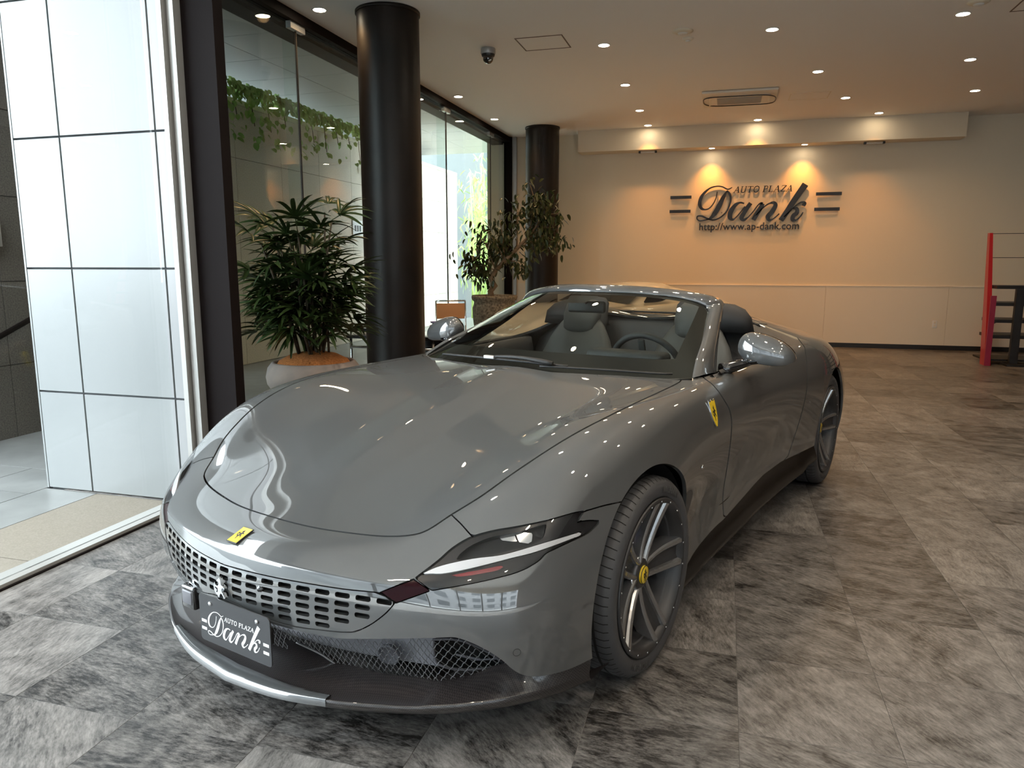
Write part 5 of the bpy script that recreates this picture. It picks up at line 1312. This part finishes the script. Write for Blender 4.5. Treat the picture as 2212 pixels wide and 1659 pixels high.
for k in range(19):
    a = 2 * PI * k / 19 + rng.uniform(-.3, .3); r0 = rng.uniform(.01, .12); lean = rng.uniform(.02, .22); h = rng.uniform(.72, 1.10) if k % 3 else rng.uniform(.42, .7)
    b0 = Vector((r0 * math.cos(a), r0 * math.sin(a), .58)); tip = b0 + Vector((lean * math.cos(a) - .07, lean * math.sin(a), h * .95)); mid_ = (b0 + tip) / 2 + Vector((rng.uniform(-.03, .03), rng.uniform(-.03, .03), 0))
    MB().tube([b0, mid_, tip], [.011, .010, .007], 6).build('cane', 'cane', pp)
    for j in range(9):
        t = .30 + .70 * (j + rng.uniform(0, .8)) / 9; t = min(t, 1); q = b0.lerp(tip, t); aa = a + j * 2.4 + rng.uniform(-.4, .4); el = rng.uniform(-.25, .55) + (.5 if t > .9 else 0); pl = rng.uniform(.12, .24) * (1.15 - .4 * t)
        dv = Vector((math.cos(aa) * math.cos(el), math.sin(aa) * math.cos(el), math.sin(el))); e = q + dv * pl
        me = fm_[(k * 3 + j) % 7]; o = link('palm_frond', me, None, pp, e, (rng.uniform(-.5, .5), -el * .7, aa)); o.scale = (rng.uniform(.85, 1.12),) * 3; nf += 1
        if (k + j) % 2 == 0: MB().tube([q, q.lerp(e, .5) + Vector((0, 0, .01)), e], .0035, 4, caps=False).build('petiole', 'leaf_dark', pp)

# fig tree in an urn
FX, FY = -3.21, 10.3
ft = empty('fig_tree', (FX, FY, 0), 0, 'leaning weeping fig tree in a tall rough stone urn', 'tree')
MB().lathe([(.20, 0), (.21, .05), (.25, .20), (.29, .40), (.315, .60), (.32, .74), (.30, .80), (.295, .83), (.325, .86), (.335, .90), (.325, .925), (.30, .92), (.29, .87), (.0005, .86)], 40).build('urn', 'urn_stone', ft)
tr_ = [Vector(p) for p in ((-.04, 0, .86), (-.06, 0, .98), (.0, .02, 1.06), (-.05, 0, 1.16), (.02, 0, 1.28), (.16, 0, 1.42), (.34, -.02, 1.58), (.52, 0, 1.76), (.66, .0, 1.95))]
MB().tube(tr_, [.055, .045, .048, .036, .032, .03, .026, .02, .012], 9).build('trunk', 'bark', ft)
tips = []
for (i, dx, dy, dz) in ((3, -.30, -.05, .10), (3, -.38, .1, .35), (4, -.22, -.1, .55), (4, .1, .1, .5), (5, -.05, -.1, .62), (5, .25, .12, -.12), (6, .0, .1, .62), (6, .42, -.1, .10), (7, .35, .05, .12), (7, .1, -.1, .45), (8, .30, 0, .12), (8, .12, 0, .35), (8, -.15, .05, .55), (4, -.36, 0, .05), (5, -.3, 0, .45), (7, .45, 0, -.1)):
    a = tr_[i]; c = a + Vector((dx, dy, dz)); m2 = a.lerp(c, .5) + Vector((0, 0, .05)); MB().tube([a, m2, c], [.012, .008, .003], 5).build('branch', 'bark', ft); tips += [(a.lerp(c, t) + Vector((0, 0, .03))) for t in (.35, .55, .75, .95)]
lf = MB(); leaf_strip(lf, (0, 0, 0), (1, 0, 0), (0, 0, 1), .10, .042, .18, 4, .2); leaf_me = lf.mesh('leaf'); leaf_me.materials.append(MATS['leaf_fig'])
fol = MB(); cnt_ = 0
for k in range(1150):
    c = rng.choice(tips); p = c + Vector((rng.gauss(0, .095), rng.gauss(0, .11), rng.gauss(-.02, .085))); e = Euler((rng.uniform(-.7, .7), rng.uniform(.2, 1.4), rng.uniform(0, 2 * PI))); s = rng.uniform(.75, 1.15)
    if cnt_ < 300 and p.y < .02: o = link('leaf', leaf_me, None, ft, p, e); o.scale = (s, s, s); cnt_ += 1
    else:
        M = Matrix.Translation(p) @ e.to_matrix().to_4x4() @ Matrix.Scale(s, 4); fol.add([M @ Vector(v) for v in lf.v], lf.f, True)
o = fol.build('foliage', 'leaf_fig', ft, fix=False); o['kind'] = 'stuff'

# table with small things, chair
mat('table_dark', (.018, .017, .020), .25, coat=.5); mat('box_blue', (.04, .07, .45), .5); mat('dish_lilac', (.42, .40, .72), .4); mat('box_red', (.35, .045, .02), .5); mat('chair_tan', (.62, .30, .12), .5)
tb = empty('low_table', (-3.28, 7.22, 0), 0, 'low dark table with a chrome frame behind the near column', 'table')
MB().cbox((0, 0, .625), (1.02, .62, .035), bev=.008).build('table_top', 'table_dark', tb)
MB().cbox((0, .10, .36), (.94, .02, .44), bev=.004).build('modesty_panel', 'table_dark', tb)
MB().tube([(-.46, -.30, .52), (.46, -.30, .52)], .013, 8).build('frame_rail', 'chrome', tb)
for sx in (-1, 1):
    for sy in (-1, 1): MB().tube([(sx * .46, sy * .28, 0), (sx * .46, sy * .28, .61)], .015, 8).build('leg', 'chrome', tb)
MB().tube([(-.10, -.30, .52), (-.10, -.30, .30), (-.10, .0, .10)], .008, 6).build('brace', 'chrome', tb)
t = empty('paper_box', (-3.66, 7.08, .643), .2, 'small white box with a blue lid on the low table', 'box'); MB().cbox((0, 0, .02), (.14, .10, .04), bev=.003).build('box_body', 'white_board', t); MB().cbox((0, 0, .047), (.146, .106, .016), bev=.003).build('box_lid', 'box_blue', t)
t = empty('candy_box', (-2.84, 7.10, .643), .1, 'stack of red boxes at the right end of the low table', 'box')
for k in range(3): MB().cbox((0, 0, .02 + k * .037), (.12, .10, .035), bev=.004).build('carton', 'box_red', t)
t = empty('dish', (-2.84, 7.10, .7555), 0, 'lilac dish lying on top of the red boxes', 'dish'); MB().lathe([(.0005, .006), (.03, .006), (.06, .022), (.066, .034), (.062, .034), (.054, .02), (.028, .010), (.0005, .010)], 28).build('bowl', 'dish_lilac', t)
MB().lathe([(.0005, 0), (.034, 0), (.034, .007), (.0005, .007)], 20).build('foot_ring', 'dish_lilac', t)
ch = empty('cantilever_chair', (-3.52, 9.36, 0), rad(25), 'tan leather chair with a chrome tube frame beside the stone urn', 'chair')
for sx in (-1, 1):
    MB().tube([(sx * .2, .20, .875), (sx * .2, .17, .60), (sx * .2, .14, .44), (sx * .2, -.22, .44), (sx * .2, -.24, .40), (sx * .2, -.24, .03), (sx * .2, -.20, .012), (sx * .2, .22, .012)], .011, 8).build('side_tube', 'chrome', ch)
MB().tube([(-.2, .20, .875), (.2, .20, .875)], .011, 8).build('top_tube', 'chrome', ch); MB().tube([(-.2, .22, .012), (.2, .22, .012)], .011, 8).build('floor_tube', 'chrome', ch)
MB().cbox((0, -.03, .452), (.38, .40, .022), bev=.008).build('seat', 'chair_tan', ch)
MB().cbox((0, .185, .735), (.385, .012, .21), bev=.005, tilt=Euler((rad(-6), 0, 0))).build('backrest', 'chair_tan', ch)

# red rack at the right
mat('rack_red', (.42, .008, .015), .35, coat=.3); mat('rack_magenta', (.30, .012, .045), .4); mat('rack_black', (.012, .010, .010), .45)
rk = empty('display_rack', (3.47, 11.75, 0), 0, 'red and black display rack with open shelves at the right picture edge', 'rack')
for x0 in (0, 1.75):
    MB().add([(x0, -.36, 0), (x0, -.16, 0), (x0 + .06, .26, 1.80), (x0 + .06, .17, 1.80), (x0 + .075, -.36, 0), (x0 + .075, -.16, 0), (x0 + .10, .26, 1.80), (x0 + .10, .17, 1.80)], [(0, 1, 2, 3), (4, 7, 6, 5), (0, 3, 7, 4), (1, 5, 6, 2), (3, 2, 6, 7), (0, 4, 5, 1)]).build('side_panel', 'rack_red', rk)
    MB().box((x0 - .008, -.372, 0), (x0 + .06, -.35, .95)).build('edge_trim', 'rack_magenta', rk)
for z, d in ((1.06, .40), (.83, .46), (.60, .50), (.385, .54)): MB().box((.10, -.22, z - .022), (1.75, -.22 + d, z + .022)).build('shelf', 'rack_black', rk)
for x in (.36, 1.3): MB().box((x - .05, -.30, .0), (x + .05, -.24, 1.04)).build('post', 'rack_black', rk); MB().box((x - .11, -.40, 0), (x + .11, -.14, .03)).build('foot', 'rack_black', rk)
for z in (1.79, 1.46): MB().tube([(.09, .20, z), (1.78, .20, z)], .004, 6).build('top_rod', 'rack_black', rk)
MB().box((.05, -.2, .05), (1.75, .34, .075)).build('base_shelf', 'rack_black', rk)
mat('ext_red', (.50, .012, .012), .3, coat=.5)
ex = empty('fire_extinguisher', (3.99, 13.08, 0), 0, 'red fire extinguisher standing on the floor behind the rack', 'fire extinguisher')
MB().lathe([(.0005, 0), (.062, 0), (.068, .01), (.068, .30), (.062, .33), (.04, .355), (.022, .365), (.020, .385)], 28).build('cylinder', 'ext_red', ex)
MB().lathe([(.024, .380), (.026, .40), (.016, .43), (.0005, .432)], 16).build('valve', 'dark_plastic', ex)
MB().tube([(0, 0, .42), (.04, -.02, .45), (.10, -.03, .49)], .008, 6).build('handle', 'dark_plastic', ex)
MB().tube([(.0, -.02, .41), (-.06, -.04, .42), (-.085, -.05, .34), (-.08, -.05, .15)], .009, 6).build('hose', 'black_rubber', ex)
MB().cbox((0, -.066, .2), (.07, .01, .10), bev=.002).build('label_plate', 'print_white', ex)

# ---------------------------------------------------------------- the white car behind (seen through the windscreen and over its header)
mat('white_paint', (.80, .72, .58), .35, coat=1.0, coat_rough=.02)
wc = empty('white_coupe', (-1.40, 10.35, 0), 0, 'cream white low coupe parked behind the convertible', 'car')
wc.rotation_euler = (0, 0, -rad(29))
LV, LN, LQ = subdiv(CP, CF, 2, CREASE)
ls = Skin(LV, LN, [tuple(q) for q in LQ.tolist()]).keep(lambda V: np.hypot(V[:, 1], V[:, 2] - .335) - .384).keep(lambda V: np.hypot(V[:, 1] - 2.67, V[:, 2] - .345) - .398)
ls.V = ls.V * np.array([.95, .93, .95]) + np.array([0, -1.32, 0])
ls.build('body', 'white_paint', wc, edge=.01)
G = []
for (y, z, w) in ((-.62, .85, .70), (-.30, .98, .66), (.0, 1.085, .60), (.30, 1.125, .57), (.65, 1.12, .55), (1.05, 1.04, .52), (1.5, .93, .55)):
    G.append([(w * x, y, z - .20 * abs(x) ** 3.2 * (z - .80) / .3 - (.10 if abs(x) > .99 else 0)) for x in np.linspace(-1, 1, 17)])
rf = MB().grid(G).build('roof', 'white_paint', wc)
for sx in (1, -1): MB().grid([[(sx * (.60 - .02 * abs(t - .5)), -.28 + 1.25 * t, .86) for t in np.linspace(0, 1, 10)], [(sx * (.585 - .05 * abs(t - .4)), -.15 + .95 * t, .90 + .07 * math.sin(PI * min(1, .25 + t * .75))) for t in np.linspace(0, 1, 10)]]).build('side_window', 'black_gloss', rf)
MB().grid([[(x * .60, -.62 + .02, .86 + .012) for x in np.linspace(-1, 1, 9)], [(x * .54, -.28, .995) for x in np.linspace(-1, 1, 9)], [(x * .49, -.05, 1.075) for x in np.linspace(-1, 1, 9)]]).build('front_window', 'black_gloss', rf)
for sx in (1, -1):
    for yy in (-1.32, 1.16):
        wl = MB().lathe([(.315, -.10), (.33, -.08), (.33, .08), (.315, .10), (.245, .105), (.24, -.1)], 40, axis='x', closed=True).build('wheel', 'tyre_rubber', wc, (sx * .78, yy, .33))
        MB().lathe([(.0005, .07), (.05, .08), (.22, .095), (.245, .10)], 30, axis='x').build('rim', 'rim_grey', wl, (0, 0, 0), (0, 0, 0 if sx > 0 else PI))
    MB().cbox((sx * .60, -2.02, .55), (.22, .10, .05), bev=.015, tilt=Euler((0, 0, sx * rad(38)))).build('headlight', 'black_gloss', wc)

MB().cbox((0, -2.215, .36), (.62, .05, .13), bev=.02).build('front_intake', 'black_gloss', wc)
# ---------------------------------------------------------------- outside greenery and details
iv = empty('ivy', (-6.28, 9.0, 3.53), 0, 'green ivy trailing over the top of the grey granite wall', 'ivy')
il = MB(); leaf_strip(il, (0, 0, 0), (1, 0, 0), (0, 0, 1), .085, .07, .25, 4, .12); ivm = il.mesh('leaf'); ivm.materials.append(MATS['leaf_ivy'])
for k in range(14):
    y = -1.6 + k * .38; MB().tube([(.02, y, .05), (.05, y + .1, .04), (.06, y + .15, -.1 - rng.uniform(0, .35))], .006, 5).build('vine', 'cane', iv)
fi = MB(); n_ = 0
for k in range(1500):
    y = rng.uniform(-2.0, 4.2); dens = 1 if y < 2.2 else .6; z = abs(rng.gauss(0, .10)) * -1 + .19 if rng.random() < .90 else -rng.uniform(.1, .55)
    if rng.random() > dens: continue
    p = Vector((rng.uniform(.03, .14), y, z)); e = Euler((rng.uniform(-.8, .8), rng.uniform(.4, 1.5), rng.uniform(-1.2, 1.2))); s = rng.uniform(.7, 1.25)
    if n_ < 250: o = link('leaf', ivm, None, iv, p, e); o.scale = (s, s, s); n_ += 1
    else: M = Matrix.Translation(p) @ e.to_matrix().to_4x4() @ Matrix.Scale(s, 4); fi.add([M @ Vector(v) for v in il.v], il.f, True)
o = fi.build('foliage', 'leaf_ivy', iv, fix=False); o['kind'] = 'stuff'
bt = empty('bamboo', (-6.1, 18.4, 0), 0, 'bright green feathery bamboo standing outside past the granite wall', 'bamboo')
fb = MB()
for k in range(7):
    a = rng.uniform(0, 6.28); b0 = Vector((rng.uniform(-.25, .25), rng.uniform(-.5, .5), 0)); tp = b0 + Vector((rng.uniform(-.25, .25), rng.uniform(-.5, .5), rng.uniform(3.2, 4.6)))
    MB().tube([b0, b0.lerp(tp, .5) + Vector((.05, 0, 0)), tp], [.03, .025, .01], 7).build('culm', 'leaf_bright', bt)
    for j in range(110):
        t = rng.uniform(.25, 1); p = b0.lerp(tp, t) + Vector((rng.gauss(0, .16), rng.gauss(0, .22), rng.gauss(0, .15))); M = Matrix.Translation(p) @ Euler((rng.uniform(-1, 1), rng.uniform(.2, 1.4), rng.uniform(0, 6.28))).to_matrix().to_4x4(); q = MB(); leaf_strip(q, (0, 0, 0), (1, 0, 0), (0, 0, 1), .20, .03, .3, 3, .1); fb.add([M @ Vector(v) for v in q.v], q.f, True)
o = fb.build('foliage', 'leaf_bright', bt, fix=False); o['kind'] = 'stuff'
struct(MB().box((-12.0, 20.0, -.3), (2.0, 20.3, 5.6)).build('wall_courtyard', 'far_white'))
t = empty('wall_plaque', (-6.296, 12.05, 2.0), 0, 'small white plaque on the grey granite wall', 'plaque'); MB().cbox((.008, 0, 0), (.016, .36, .26), bev=.004).build('plate', 'print_white', t)
for dy in (-.09, 0, .09): MB().cbox((.018, dy, -.01), (.004, .05, .10)).build('mark', 'joint_grey', t)
hr = empty('handrail', (-5.36, 3.4, -.02), 0, 'dark stair handrail in front of the dark granite wall outside', 'handrail')
MB().tube([(0, -1.6, -.30), (0, -.6, .20), (0, 1.4, 1.02)], .022, 8).build('rail', 'dark_steel', hr)
for y, z in ((-.4, .28), (.5, .65), (1.35, 1.0)): MB().tube([(0, y, -.0), (0, y, z)], .016, 8).build('baluster', 'dark_steel', hr)
t = empty('wall_box', (-5.44, 4.45, 1.62), 0, 'small pale utility box on the dark granite wall outside', 'box'); MB().cbox((.02, 0, 0), (.04, .12, .22), bev=.004).build('cover', 'pale_metal', t); MB().cbox((.043, 0, -.06), (.006, .05, .03)).build('latch', 'dark_steel', t)
